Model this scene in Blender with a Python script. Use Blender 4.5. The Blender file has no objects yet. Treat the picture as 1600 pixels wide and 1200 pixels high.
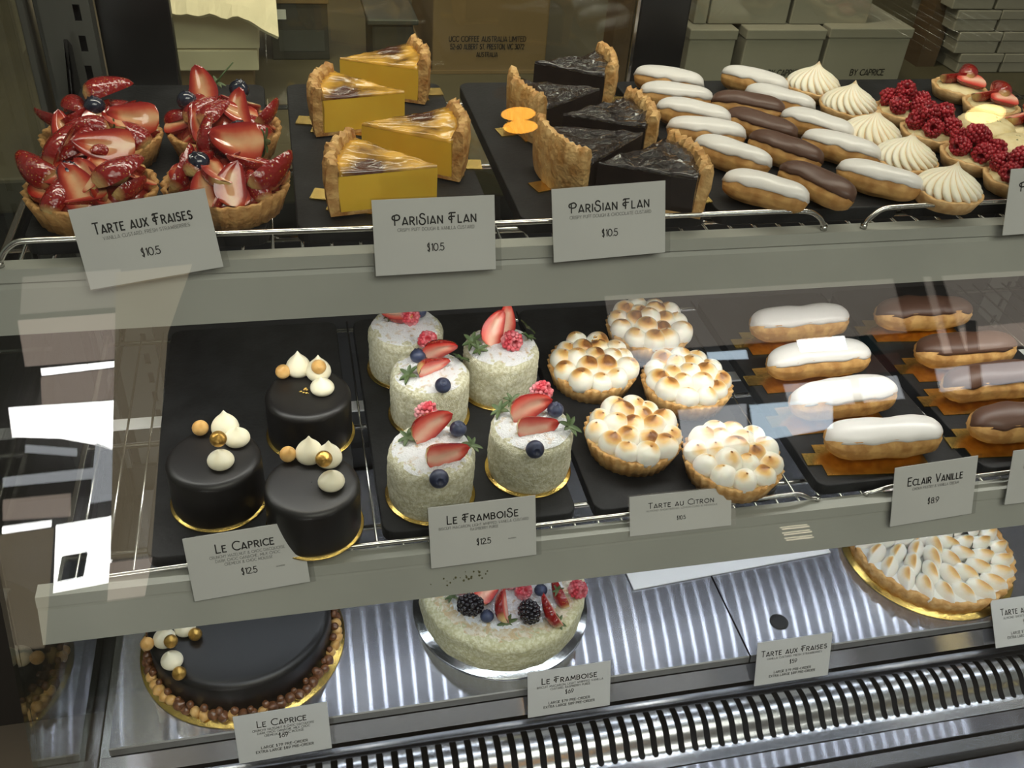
import bpy, bmesh, math, random
from mathutils import Vector, Matrix, noise
R = math.radians
random.seed(7)
scene = bpy.context.scene
COL = scene.collection

# ------------------------------------------------------------------ camera, world, light, exposure
CAMZ = 1.45
PITCH, YAW, ROLL, FPX = R(37.418), R(15.245), R(5.029), 1482.0
_cp, _sp, _cy, _sy = math.cos(PITCH), math.sin(PITCH), math.cos(YAW), math.sin(YAW)
FWD = Vector((_sy*_cp, _cy*_cp, -_sp))
_r0 = Vector((_cy, -_sy, 0)); _u0 = _r0.cross(FWD)
RGT = math.cos(ROLL)*_r0 + math.sin(ROLL)*_u0
UPV = -math.sin(ROLL)*_r0 + math.cos(ROLL)*_u0
CAM = Vector((0, 0, CAMZ))
cd = bpy.data.cameras.new('camera'); cam = bpy.data.objects.new('camera', cd); COL.objects.link(cam)
cd.sensor_fit = 'HORIZONTAL'; cd.sensor_width = 36.0; cd.lens = FPX/1600*36.0; cd.clip_start = 0.02
cam.matrix_world = Matrix(((RGT.x, UPV.x, -FWD.x, CAM.x), (RGT.y, UPV.y, -FWD.y, CAM.y), (RGT.z, UPV.z, -FWD.z, CAM.z), (0, 0, 0, 1)))
scene.camera = cam
scene.view_settings.view_transform = 'Standard'
scene.view_settings.look = 'None'
scene.view_settings.gamma = 1.0
scene.view_settings.use_curve_mapping = False
scene.view_settings.exposure = 0.0

world = bpy.data.worlds.new('world'); scene.world = world; world.use_nodes = True
wb = world.node_tree.nodes['Background']; wb.inputs[0].default_value = (0.92, 0.90, 0.78, 1); wb.inputs[1].default_value = 0.21

def area(name, loc, sx, sy, power, color, target=None, spread=180):
    l = bpy.data.lights.new(name, 'AREA'); l.shape = 'RECTANGLE'; l.size = sx; l.size_y = sy
    l.energy = power; l.color = color; l.spread = R(spread)
    o = bpy.data.objects.new(name, l); COL.objects.link(o); o.location = loc
    d = (Vector(target) if target else Vector(loc) - Vector((0, 0, 1))) - Vector(loc)
    o.rotation_euler = d.to_track_quat('-Z', 'Y').to_euler()
    return o
WARM = (1.0, 0.93, 0.78); COOL = (0.86, 0.90, 1.0)
area('canopy_light', (0.32, 0.80, 1.665), 1.15, 0.05, 3.7, WARM, (0.32, 0.78, 1.1))
area('upper_shelf_light', (0.32, 0.625, 1.046), 1.15, 0.02, 1.35, (1.0, 0.97, 0.92), (0.32, 0.66, 0.87))
area('shop_ceiling_light', (0.5, -0.9, 2.75), 1.8, 0.8, 24, (1.0, 0.95, 0.84), (0.4, 0.5, 0.9))
area('panel_fill_light', (0.6, -1.6, 2.7), 3.0, 0.4, 34, (1.0, 0.93, 0.84), (0.8, -2.7, 1.1))  # added lamp that brightens the panels behind the viewer
area('counter_fill_light', (0.05, 1.04, 2.25), 1.2, 0.12, 15, (1.0, 0.87, 0.66), (0.0, 1.32, 1.0))  # added fill lamp, set forward to brighten the fronts of paper and boxes

# ------------------------------------------------------------------ pixel rays -> points on real planes
def ray(px, py): return FWD + RGT*((px-800)/FPX) - UPV*((py-600)/FPX)
def at(px, py, z): d = ray(px, py); return CAM + d*((z-CAMZ)/d.z)
def aty(px, py, y): d = ray(px, py); return CAM + d*(y/d.y)
def onplane(px, py, p0, n):
    d = ray(px, py); return CAM + d*((p0-CAM).dot(n)/d.dot(n))

ZT, ZM, ZD = CAMZ-0.349, CAMZ-0.583, CAMZ-0.84       # wire level of the two shelves, deck level
TT, TM = ZT+0.0125, ZM+0.0125                        # tray tops
YT, YM = 0.604, 0.522                                # front edges of the shelves
SL = 0.36                                            # lean of the front glass, dy/dz

# ------------------------------------------------------------------ materials
MATS = {}
def nt(m):
    m.use_nodes = True; return m.node_tree
def setp(b, **k):
    names = dict(rough='Roughness', metal='Metallic', spec='Specular IOR Level', sss='Subsurface Weight', coat='Coat Weight',
                 coat_r='Coat Roughness', trans='Transmission Weight', ior='IOR', alpha='Alpha', sheen='Sheen Weight')
    for a, v in k.items(): b.inputs[names[a]].default_value = v
def c4(c): return (c[0], c[1], c[2], 1)
def mat(name, col, col2=None, scale=60, detail=4, lo=0.4, hi=0.62, bump=0, bscale=None, bdist=0.002, sss_r=None, coords='Object', **k):
    m = bpy.data.materials.new(name); t = nt(m); N = t.nodes; b = N['Principled BSDF']
    b.inputs['Base Color'].default_value = c4(col); setp(b, **k)
    if sss_r: b.inputs['Subsurface Radius'].default_value = sss_r; b.inputs['Subsurface Scale'].default_value = 0.004
    tc = N.new('ShaderNodeTexCoord')
    if col2 is not None:
        n = N.new('ShaderNodeTexNoise'); n.inputs['Scale'].default_value = scale; n.inputs['Detail'].default_value = detail
        r = N.new('ShaderNodeValToRGB'); r.color_ramp.elements[0].position = lo; r.color_ramp.elements[1].position = hi
        r.color_ramp.elements[0].color = c4(col); r.color_ramp.elements[1].color = c4(col2)
        t.links.new(tc.outputs[coords], n.inputs['Vector']); t.links.new(n.outputs['Fac'], r.inputs[0]); t.links.new(r.outputs[0], b.inputs['Base Color'])
    if bump:
        n2 = N.new('ShaderNodeTexNoise'); n2.inputs['Scale'].default_value = bscale or scale*2; n2.inputs['Detail'].default_value = 6
        bp = N.new('ShaderNodeBump'); bp.inputs['Strength'].default_value = bump; bp.inputs['Distance'].default_value = bdist
        t.links.new(tc.outputs[coords], n2.inputs['Vector']); t.links.new(n2.outputs['Fac'], bp.inputs['Height']); t.links.new(bp.outputs[0], b.inputs['Normal'])
    MATS[name] = m; return m
def ramp_attr(name, attr, stops, bump=0, bscale=300, noise_amt=0.0, nscale=200, **k):
    """colour that follows a real property of the thing stored on its vertices (ripeness, toasting)"""
    m = bpy.data.materials.new(name); t = nt(m); N = t.nodes; b = N['Principled BSDF']; setp(b, **k)
    a = N.new('ShaderNodeAttribute'); a.attribute_name = attr
    r = N.new('ShaderNodeValToRGB'); el = r.color_ramp.elements
    while len(el) < len(stops): el.new(0.5)
    for e, (p, c) in zip(el, stops): e.position = p; e.color = c4(c)
    tc = N.new('ShaderNodeTexCoord'); src = a.outputs['Fac']
    if noise_amt:
        n = N.new('ShaderNodeTexNoise'); n.inputs['Scale'].default_value = nscale; n.inputs['Detail'].default_value = 3
        t.links.new(tc.outputs['Object'], n.inputs['Vector'])
        s = N.new('ShaderNodeMath'); s.operation = 'MULTIPLY_ADD'; s.inputs[1].default_value = noise_amt; s.inputs[2].default_value = -noise_amt*0.5
        t.links.new(n.outputs['Fac'], s.inputs[0])
        ad = N.new('ShaderNodeMath'); ad.operation = 'ADD'; t.links.new(src, ad.inputs[0]); t.links.new(s.outputs[0], ad.inputs[1]); src = ad.outputs[0]
    t.links.new(src, r.inputs[0]); t.links.new(r.outputs[0], b.inputs['Base Color'])
    if bump:
        n2 = N.new('ShaderNodeTexNoise'); n2.inputs['Scale'].default_value = bscale
        bp = N.new('ShaderNodeBump'); bp.inputs['Strength'].default_value = bump; bp.inputs['Distance'].default_value = 0.001
        t.links.new(tc.outputs['Object'], n2.inputs['Vector']); t.links.new(n2.outputs['Fac'], bp.inputs['Height']); t.links.new(bp.outputs[0], b.inputs['Normal'])
    MATS[name] = m; return m
def emit(name, col, s):
    m = bpy.data.materials.new(name); t = nt(m); N = t.nodes; N.remove(N['Principled BSDF'])
    e = N.new('ShaderNodeEmission'); e.inputs[0].default_value = c4(col); e.inputs[1].default_value = s
    t.links.new(e.outputs[0], N['Material Output'].inputs[0]); MATS[name] = m; return m
def glass(name, tint=(0.97, 0.985, 0.975), f0=0.04, rough=0.0):
    m = bpy.data.materials.new(name); t = nt(m); N = t.nodes; N.remove(N['Principled BSDF'])
    g = N.new('ShaderNodeNewGeometry'); d = N.new('ShaderNodeVectorMath'); d.operation = 'DOT_PRODUCT'
    t.links.new(g.outputs['Normal'], d.inputs[0]); t.links.new(g.outputs['Incoming'], d.inputs[1])
    ab = N.new('ShaderNodeMath'); ab.operation = 'ABSOLUTE'; t.links.new(d.outputs['Value'], ab.inputs[0])
    s = N.new('ShaderNodeMath'); s.operation = 'SUBTRACT'; s.inputs[0].default_value = 1; t.links.new(ab.outputs[0], s.inputs[1])
    p = N.new('ShaderNodeMath'); p.operation = 'POWER'; p.inputs[1].default_value = 5; t.links.new(s.outputs[0], p.inputs[0])
    ma = N.new('ShaderNodeMath'); ma.operation = 'MULTIPLY_ADD'; ma.inputs[1].default_value = 1-f0; ma.inputs[2].default_value = f0; t.links.new(p.outputs[0], ma.inputs[0])
    tr = N.new('ShaderNodeBsdfTransparent'); tr.inputs[0].default_value = c4(tint)
    gl = N.new('ShaderNodeBsdfGlossy'); gl.inputs['Roughness'].default_value = rough
    mx = N.new('ShaderNodeMixShader'); t.links.new(ma.outputs[0], mx.inputs[0]); t.links.new(tr.outputs[0], mx.inputs[1]); t.links.new(gl.outputs[0], mx.inputs[2])
    t.links.new(mx.outputs[0], N['Material Output'].inputs[0]); MATS[name] = m; return m

M = MATS
mat('slate', (0.0085, 0.0088, 0.0095), (0.016, 0.0165, 0.018), scale=40, rough=0.55, spec=0.35, bump=0.15, bscale=300)
mat('steel', (0.42, 0.42, 0.41), rough=0.25, metal=1.0)
mat('wire_steel', (0.62, 0.61, 0.58), rough=0.22, metal=1.0)
mat('rail_grey', (0.37, 0.375, 0.335), (0.335, 0.34, 0.305), scale=9, rough=0.42, spec=0.4)
mat('post_grey', (0.11, 0.11, 0.098), (0.09, 0.09, 0.08), scale=8, rough=0.4, metal=0.4)
mat('black_frame', (0.008, 0.008, 0.008), rough=0.35)
mat('dark_panel', (0.020, 0.019, 0.017), rough=0.6)
mat('card', (0.56, 0.56, 0.54), (0.53, 0.53, 0.515), scale=12, rough=0.55)
mat('ink', (0.012, 0.011, 0.010), rough=0.6)
mat('ink_grey', (0.20, 0.20, 0.19), rough=0.6)
mat('gold_foil', (0.83, 0.58, 0.17), (0.72, 0.50, 0.14), scale=150, rough=0.26, metal=1.0, bump=0.35, bscale=420, bdist=0.0006)
mat('silver_foil', (0.72, 0.73, 0.73), rough=0.16, metal=1.0, bump=0.15, bscale=420, bdist=0.0006)
mat('pastry', (0.52, 0.275, 0.085), (0.70, 0.44, 0.18), scale=120, rough=0.65, bump=0.55, bscale=500, bdist=0.0012)
mat('pastry_dark', (0.40, 0.19, 0.055), (0.62, 0.36, 0.13), scale=150, lo=0.35, hi=0.7, rough=0.6, bump=0.7, bscale=380, bdist=0.002)
mat('flan_crust', (0.40, 0.17, 0.04), (0.70, 0.43, 0.16), scale=110, lo=0.36, hi=0.66, rough=0.5, bump=0.8, bscale=260, bdist=0.0025)
mat('flan_crust_pale', (0.50, 0.25, 0.07), (0.74, 0.48, 0.20), scale=95, lo=0.36, hi=0.66, rough=0.5, bump=0.8, bscale=260, bdist=0.0025)
mat('custard', (0.86, 0.54, 0.055), (0.82, 0.48, 0.045), scale=30, rough=0.4, sss=0.15, sss_r=(1, .6, .2))
mat('flan_skin', (0.085, 0.024, 0.010), (0.80, 0.44, 0.06), scale=26, detail=3, lo=0.36, hi=0.58, rough=0.1, coat=0.8, coat_r=0.06, bump=0.25, bscale=110, bdist=0.003)
mat('choc_custard', (0.0135, 0.0075, 0.0055), (0.019, 0.011, 0.008), scale=60, rough=0.5)
mat('choc_skin', (0.011, 0.006, 0.006), (0.022, 0.012, 0.011), scale=60, rough=0.12, coat=1.0, coat_r=0.05, bump=1.0, bscale=230, bdist=0.008)
mat('choux', (0.44, 0.215, 0.06), (0.64, 0.37, 0.125), scale=85, rough=0.6, bump=0.4, bscale=300, bdist=0.0012)
mat('white_icing', (0.74, 0.715, 0.69), rough=0.28, sss=0.1, sss_r=(1, .9, .8), bump=0.05, bscale=200)
mat('choc_icing', (0.095, 0.046, 0.030), rough=0.42, bump=0.06, bscale=200)
mat('glaze_black', (0.0075, 0.0065, 0.0065), rough=0.42, spec=0.55)
mat('kiss_cream', (0.83, 0.78, 0.60), (0.80, 0.74, 0.55), scale=120, rough=0.5, sss=0.15, sss_r=(1, .9, .6))
mat('hazelnut', (0.62, 0.34, 0.10), (0.74, 0.47, 0.18), scale=90, rough=0.35)
mat('hazelnut_dark', (0.12, 0.045, 0.018), (0.22, 0.09, 0.035), scale=110, rough=0.25, coat=0.5)
mat('gold_nut', (0.80, 0.49, 0.13), (0.62, 0.34, 0.08), scale=260, rough=0.3, metal=0.85, bump=0.3, bscale=400)
mat('gold_leaf', (0.95, 0.66, 0.20), rough=0.2, metal=1.0, bump=0.8, bscale=900)
mat('coconut', (0.58, 0.55, 0.36), (0.80, 0.78, 0.62), scale=330, rough=0.9, bump=1.0, bscale=900, bdist=0.002)
mat('sponge_side', (0.50, 0.47, 0.27), (0.68, 0.66, 0.46), scale=260, rough=0.8, bump=0.6, bscale=500, bdist=0.002)
mat('sugar_top', (0.86, 0.86, 0.87), (0.62, 0.47, 0.30), scale=140, detail=5, lo=0.56, hi=0.70, rough=0.95, bump=1.0, bscale=650, bdist=0.003)
mat('blueberry', (0.012, 0.016, 0.040), (0.045, 0.058, 0.115), scale=70, rough=0.45)
mat('glazed_blueberry', (0.008, 0.010, 0.020), (0.020, 0.024, 0.045), scale=70, rough=0.15, coat=0.6)
mat('blackberry', (0.009, 0.006, 0.009), rough=0.15, coat=0.5)
mat('raspberry', (0.36, 0.016, 0.028), (0.24, 0.008, 0.016), scale=80, rough=0.3, sss=0.2, sss_r=(1, .15, .1))
mat('raspberry_dusted', (0.50, 0.035, 0.055), (0.80, 0.48, 0.50), scale=55, lo=0.42, hi=0.75, rough=0.5)
mat('leaf', (0.055, 0.095, 0.028), (0.11, 0.15, 0.060), scale=90, rough=0.5)
mat('meringue_pale', (0.86, 0.80, 0.66), rough=0.5)
mat('paper_white', (0.80, 0.80, 0.80), rough=0.6)
mat('cream_paper', (0.90, 0.81, 0.62), (0.86, 0.76, 0.57), scale=5, rough=0.7)
mat('cardboard', (0.24, 0.155, 0.072), (0.22, 0.143, 0.064), scale=14, rough=0.8)
mat('grey_box', (0.31, 0.285, 0.245), (0.285, 0.262, 0.225), scale=6, rough=0.7)
mat('brown_wood', (0.085, 0.050, 0.026), (0.12, 0.072, 0.038), scale=14, rough=0.55)
mat('dark_box', (0.055, 0.050, 0.040), rough=0.7)
mat('cabinet_dark', (0.030, 0.026, 0.022), rough=0.6)
mat('counter_tan', (0.095, 0.08, 0.047), (0.075, 0.063, 0.037), scale=10, rough=0.5)
mat('floor_tile', (0.10, 0.085, 0.065), (0.13, 0.11, 0.085), scale=3, rough=0.5)
mat('wall_paint', (0.42, 0.38, 0.31), (0.38, 0.35, 0.28), scale=4, rough=0.8)
mat('plug_black', (0.01, 0.01, 0.011), rough=0.5)
mat('dough_ring', (0.56, 0.33, 0.13), (0.70, 0.46, 0.22), scale=150, rough=0.7, bump=0.3, bscale=400)
mat('pale_cream', (0.80, 0.68, 0.40), (0.72, 0.58, 0.30), scale=100, rough=0.4)
mat('mint_print', (0.12, 0.11, 0.05), rough=0.6)
glass('front_glass', f0=0.043)
glass('end_glass', tint=(0.90, 0.94, 0.90), f0=0.025)
glass('door_glass', tint=(0.88, 0.90, 0.85), f0=0.05)
glass('sleeve', tint=(0.95, 0.95, 0.95), f0=0.05)
def led_tape():
    """opal tape with a bright chip every 20 mm"""
    m = bpy.data.materials.new('led_tape'); t = nt(m); N = t.nodes; N.remove(N['Principled BSDF'])
    tc = N.new('ShaderNodeTexCoord'); sp = N.new('ShaderNodeSeparateXYZ'); t.links.new(tc.outputs['Object'], sp.inputs[0])
    dv = N.new('ShaderNodeMath'); dv.operation = 'DIVIDE'; dv.inputs[1].default_value = 0.0196; t.links.new(sp.outputs['X'], dv.inputs[0])
    ad = N.new('ShaderNodeMath'); ad.operation = 'ADD'; ad.inputs[1].default_value = 100; t.links.new(dv.outputs[0], ad.inputs[0])
    fr = N.new('ShaderNodeMath'); fr.operation = 'FRACT'; t.links.new(ad.outputs[0], fr.inputs[0])
    lt = N.new('ShaderNodeMath'); lt.operation = 'LESS_THAN'; lt.inputs[1].default_value = 0.20; t.links.new(fr.outputs[0], lt.inputs[0])
    ml = N.new('ShaderNodeMath'); ml.operation = 'MULTIPLY_ADD'; ml.inputs[1].default_value = 42; ml.inputs[2].default_value = 6.5; t.links.new(lt.outputs[0], ml.inputs[0])
    e = N.new('ShaderNodeEmission'); e.inputs[0].default_value = (0.84, 0.90, 1.0, 1); t.links.new(ml.outputs[0], e.inputs[1]); t.links.new(e.outputs[0], N['Material Output'].inputs[0]); M['led'] = m
led_tape()
emit('opal_tape', (0.84, 0.90, 1.0), 13)
ramp_attr('strawberry_cut', 'ripe', [(0.0, (0.66, 0.38, 0.20)), (0.14, (0.60, 0.24, 0.12)), (0.38, (0.46, 0.070, 0.035)), (0.7, (0.30, 0.016, 0.010)), (1.0, (0.20, 0.007, 0.007))], noise_amt=0.30, nscale=130, rough=0.14, coat=0.6, coat_r=0.06)
ramp_attr('strawberry_fresh_cut', 'ripe', [(0.0, (0.86, 0.52, 0.38)), (0.2, (0.80, 0.30, 0.22)), (0.5, (0.70, 0.11, 0.075)), (0.85, (0.48, 0.022, 0.018)), (1.0, (0.34, 0.010, 0.010))], noise_amt=0.25, nscale=130, rough=0.3)
ramp_attr('toasted', 'toast', [(0.0, (0.90, 0.88, 0.83)), (0.42, (0.88, 0.82, 0.70)), (0.66, (0.78, 0.50, 0.19)), (0.86, (0.52, 0.24, 0.06)), (1.0, (0.18, 0.065, 0.02))], noise_amt=0.34, nscale=110, rough=0.35, sss=0.08)
ramp_attr('toasted_light', 'toast', [(0.0, (0.90, 0.86, 0.76)), (0.55, (0.86, 0.76, 0.56)), (0.8, (0.70, 0.42, 0.15)), (1.0, (0.40, 0.18, 0.05))], noise_amt=0.22, nscale=90, rough=0.4, sss=0.08)

def strawberry_skin():
    m = bpy.data.materials.new('strawberry_skin'); t = nt(m); N = t.nodes; b = N['Principled BSDF']
    setp(b, rough=0.16, coat=0.6, coat_r=0.06)
    tc = N.new('ShaderNodeTexCoord'); v = N.new('ShaderNodeTexVoronoi'); v.inputs['Scale'].default_value = 420
    t.links.new(tc.outputs['Object'], v.inputs['Vector'])
    r = N.new('ShaderNodeValToRGB'); e = r.color_ramp.elements; e[0].position = 0.10; e[0].color = (0.55, 0.30, 0.05, 1); e[1].position = 0.2; e[1].color = (0.235, 0.009, 0.008, 1)
    t.links.new(v.outputs['Distance'], r.inputs[0])
    a = N.new('ShaderNodeAttribute'); a.attribute_name = 'ripe'
    mx = N.new('ShaderNodeMix'); mx.data_type = 'RGBA'; mx.inputs['B'].default_value = (0.70, 0.50, 0.20, 1)
    t.links.new(a.outputs['Fac'], mx.inputs['Factor']); t.links.new(r.outputs[0], mx.inputs['A']); t.links.new(mx.outputs['Result'], b.inputs['Base Color'])
    bp = N.new('ShaderNodeBump'); bp.inputs['Strength'].default_value = 0.5; bp.inputs['Distance'].default_value = 0.001
    t.links.new(v.outputs['Distance'], bp.inputs['Height']); t.links.new(bp.outputs[0], b.inputs['Normal'])
    M['strawberry_skin'] = m
strawberry_skin()

def brushed(name, col, rough, aniso):
    """stainless steel brushed along x: lamps above it smear across the brushing"""
    m = bpy.data.materials.new(name); t = nt(m); N = t.nodes; N.remove(N['Principled BSDF'])
    tg = N.new('ShaderNodeTangent'); tg.direction_type = 'UV_MAP'
    g = N.new('ShaderNodeBsdfAnisotropic'); g.inputs['Color'].default_value = c4(col); g.inputs['Roughness'].default_value = rough; g.inputs['Anisotropy'].default_value = aniso
    d = N.new('ShaderNodeBsdfDiffuse'); d.inputs[0].default_value = c4([x*0.75 for x in col])
    mx = N.new('ShaderNodeMixShader'); mx.inputs[0].default_value = 0.80
    t.links.new(tg.outputs[0], g.inputs['Tangent']); t.links.new(d.outputs[0], mx.inputs[1]); t.links.new(g.outputs[0], mx.inputs[2])
    t.links.new(mx.outputs[0], N['Material Output'].inputs[0]); M[name] = m
brushed('brushed_steel', (0.40, 0.405, 0.45), 0.13, -0.84)
mat('glaze_red', (0.16, 0.010, 0.008), (0.26, 0.035, 0.018), scale=120, rough=0.08, coat=1.0, coat_r=0.04, bump=0.3, bscale=200)
mat('deck_lip', (0.20, 0.195, 0.18), rough=0.4, metal=0.6)
mat('grille_steel', (0.55, 0.56, 0.59), rough=0.24, metal=1.0)

# ------------------------------------------------------------------ mesh building
class MB:
    def __init__(s): s.v = []; s.f = []; s.mi = []; s.at = {}; s.uv = None
    def add(s, verts, faces, mi=0, mtx=None, **attrs):
        o = len(s.v)
        for v in verts:
            v = Vector(v); s.v.append(mtx @ v if mtx else v)
        for f in faces: s.f.append([o+i for i in f]); s.mi.append(mi)
        for k, vals in attrs.items():
            a = s.at.setdefault(k, [])
            a.extend([0.0]*(o-len(a))); a.extend(vals)
        return o
    def box(s, x0, y0, z0, x1, y1, z1, mi=0):
        s.add([(x0,y0,z0),(x1,y0,z0),(x1,y1,z0),(x0,y1,z0),(x0,y0,z1),(x1,y0,z1),(x1,y1,z1),(x0,y1,z1)],
              [(0,3,2,1),(4,5,6,7),(0,1,5,4),(1,2,6,5),(2,3,7,6),(3,0,4,7)], mi)
    def tube(s, pts, r, seg=8, mi=0, closed_ends=True):
        pts = [Vector(p) for p in pts]; n = len(pts); V = []; F = []; up = None
        for i, p in enumerate(pts):
            d = (pts[min(i+1, n-1)]-pts[max(i-1, 0)]).normalized()
            if up is None:
                up = Vector((0, 0, 1)) if abs(d.z) < 0.9 else Vector((1, 0, 0))
            a = d.cross(up).normalized(); up = a.cross(d).normalized()
            rr = r[i] if isinstance(r, (list, tuple)) else r
            for k in range(seg):
                t = 2*math.pi*k/seg; V.append(p+a*(math.cos(t)*rr)+up*(math.sin(t)*rr))
        for i in range(n-1):
            for k in range(seg): F.append((i*seg+k, i*seg+(k+1) % seg, (i+1)*seg+(k+1) % seg, (i+1)*seg+k))
        if closed_ends: F.append(tuple(range(seg-1, -1, -1))); F.append(tuple((n-1)*seg+k for k in range(seg)))
        s.add(V, F, mi)
    def lathe(s, prof, seg=48, mi=0, fn=None, capb=True, capt=True, mtx=None, toast=None):
        """prof: (r, z) from bottom to top; fn(r, z, theta) -> (r, z)"""
        V = []; F = []; T = []
        for (r, z) in prof:
            for k in range(seg):
                t = 2*math.pi*k/seg; rr, zz = fn(r, z, t) if fn else (r, z)
                V.append((rr*math.cos(t), rr*math.sin(t), zz))
                if toast: T.append(toast(rr, zz, t))
        n = len(prof)
        for i in range(n-1):
            for k in range(seg): F.append((i*seg+k, i*seg+(k+1) % seg, (i+1)*seg+(k+1) % seg, (i+1)*seg+k))
        if capb: F.append(tuple(range(seg-1, -1, -1)))
        if capt: F.append(tuple((n-1)*seg+k for k in range(seg)))
        s.add(V, F, mi, mtx, **({'toast': T} if toast else {}))
    def ball(s, c, r, seg=10, rings=7, sc=(1, 1, 1), mi=0, mtx=None):
        V = [(0, 0, -1)]; F = []
        for i in range(1, rings):
            p = math.pi*i/rings - math.pi/2
            for k in range(seg):
                t = 2*math.pi*k/seg; V.append((math.cos(p)*math.cos(t), math.cos(p)*math.sin(t), math.sin(p)))
        V.append((0, 0, 1)); e = len(V)-1
        for k in range(seg):
            F.append((0, 1+(k+1) % seg, 1+k)); F.append((e, e-seg+k, e-seg+(k+1) % seg))
        for i in range(rings-2):
            for k in range(seg): F.append((1+i*seg+k, 1+i*seg+(k+1) % seg, 1+(i+1)*seg+(k+1) % seg, 1+(i+1)*seg+k))
        V = [Vector((v[0]*r*sc[0], v[1]*r*sc[1], v[2]*r*sc[2]))+Vector(c) for v in V]
        s.add(V, F, mi, mtx)
    def rough(s, amp, scale, seed=0, up=0):
        for i, v in enumerate(s.v):
            n = noise.noise_vector(v*scale+Vector((seed*7.1, seed*3.3, 0)))
            s.v[i] = v + n*amp + Vector((0, 0, up*amp*noise.noise(v*scale*2.3)))
    def mesh(s, name, mats, smooth=True, bevel=0):
        me = bpy.data.meshes.new(name); me.from_pydata([tuple(v) for v in s.v], [], s.f)
        for m in (mats if isinstance(mats, (list, tuple)) else [mats]): me.materials.append(M[m])
        for p, i in zip(me.polygons, s.mi): p.material_index = i; p.use_smooth = smooth
        for k, vals in s.at.items():
            vals = vals+[0.0]*(len(s.v)-len(vals)); a = me.attributes.new(k, 'FLOAT', 'POINT'); a.data.foreach_set('value', vals)
        if s.uv:
            u = me.uv_layers.new(name='UVMap')
            for l in me.loops:
                x = me.vertices[l.vertex_index].co; u.data[l.index].uv = s.uv(x)
        me.update(); return me
def sharp(me, ang=35):
    bm = bmesh.new(); bm.from_mesh(me)
    for e in bm.edges:
        if len(e.link_faces) == 2 and e.calc_face_angle(0) > R(ang): e.smooth = False
    bm.to_mesh(me); bm.free(); return me
def bevel_mesh(me, w, seg=2, ang=30):
    bm = bmesh.new(); bm.from_mesh(me)
    ed = [e for e in bm.edges if len(e.link_faces) == 2 and e.calc_face_angle(0) > R(ang)]
    bmesh.ops.bevel(bm, geom=ed, offset=w, segments=seg, affect='EDGES', profile=0.5)
    bm.to_mesh(me); bm.free(); return me
def link(name, data, parent=None, loc=(0, 0, 0), rot=(0, 0, 0)):
    o = bpy.data.objects.new(name, data); COL.objects.link(o); o.location = loc; o.rotation_euler = rot
    if parent is not None: o.parent = parent
    return o
def tag(o, label, cat, group=None, kind=None):
    if label: o['label'] = label
    if cat: o['category'] = cat
    if group: o['group'] = group
    if kind: o['kind'] = kind
    return o
def thing(name, label, cat, loc=(0, 0, 0), rot=(0, 0, 0), group=None):
    return tag(link(name, None, None, loc, rot), label, cat, group)
def structure(name, me, loc=(0, 0, 0)):
    o = link(name, me, None, loc); o['kind'] = 'structure'; return o
def clone(root, label, loc, rot=None, group=None):
    """a copy of a thing with copies of its parts and their sub-parts"""
    c = root.copy(); COL.objects.link(c); c.location = loc
    if rot is not None: c.rotation_euler = rot
    c['label'] = label
    if group: c['group'] = group
    def kids(a, b):
        for ch in a.children:
            d = ch.copy(); COL.objects.link(d); d.parent = b; kids(ch, d)
    kids(root, c)
    return c
def boxmesh(name, mats, x0, y0, z0, x1, y1, z1, bev=0, seg=2):
    m = MB(); m.box(x0, y0, z0, x1, y1, z1); me = m.mesh(name, mats, smooth=False)
    return bevel_mesh(me, bev, seg) if bev else me
def rounded_rect(w, d, r, n=5):
    P = []
    for cx, cy, a0 in ((w/2-r, d/2-r, 0), (-w/2+r, d/2-r, 90), (-w/2+r, -d/2+r, 180), (w/2-r, -d/2+r, 270)):
        for i in range(n+1):
            a = R(a0+90*i/n); P.append((cx+r*math.cos(a), cy+r*math.sin(a)))
    return P
def prism(P, z0, z1, m=None, mi=0):
    m = m or MB(); n = len(P)
    m.add([(x, y, z0) for x, y in P]+[(x, y, z1) for x, y in P],
          [tuple(range(n-1, -1, -1)), tuple(range(n, 2*n))]+[(i, (i+1) % n, n+(i+1) % n, n+i) for i in range(n)], mi)
    return m
def sheet(m, prof, x0, x1, mi=0, t=0.0015):
    """folded sheet metal along x; prof is a list of (y, z)"""
    pr = [Vector((0, y, z)) for y, z in prof]; n = len(pr); off = []
    for i in range(n):
        d = (pr[min(i+1, n-1)]-pr[max(i-1, 0)]).normalized(); off.append(Vector((0, d.z, -d.y))*t)
    V = []
    for x in (x0, x1):
        V += [(x, p.y, p.z) for p in pr]+[(x, p.y-o.y, p.z-o.z) for p, o in zip(pr, off)]
    F = []; k = 2*n
    for i in range(n-1):
        F.append((i, i+1, k+i+1, k+i)); F.append((n+i+1, n+i, k+n+i, k+n+i+1))
    F += [(0, k, k+n, n), (n-1, n+n-1, k+n+n-1, k+n-1)]
    for i in range(n-1): F.append((i+1, i, n+i, n+i+1)); F.append((k+i, k+i+1, k+n+i+1, k+n+i))
    m.add(V, F, mi); return m

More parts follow.
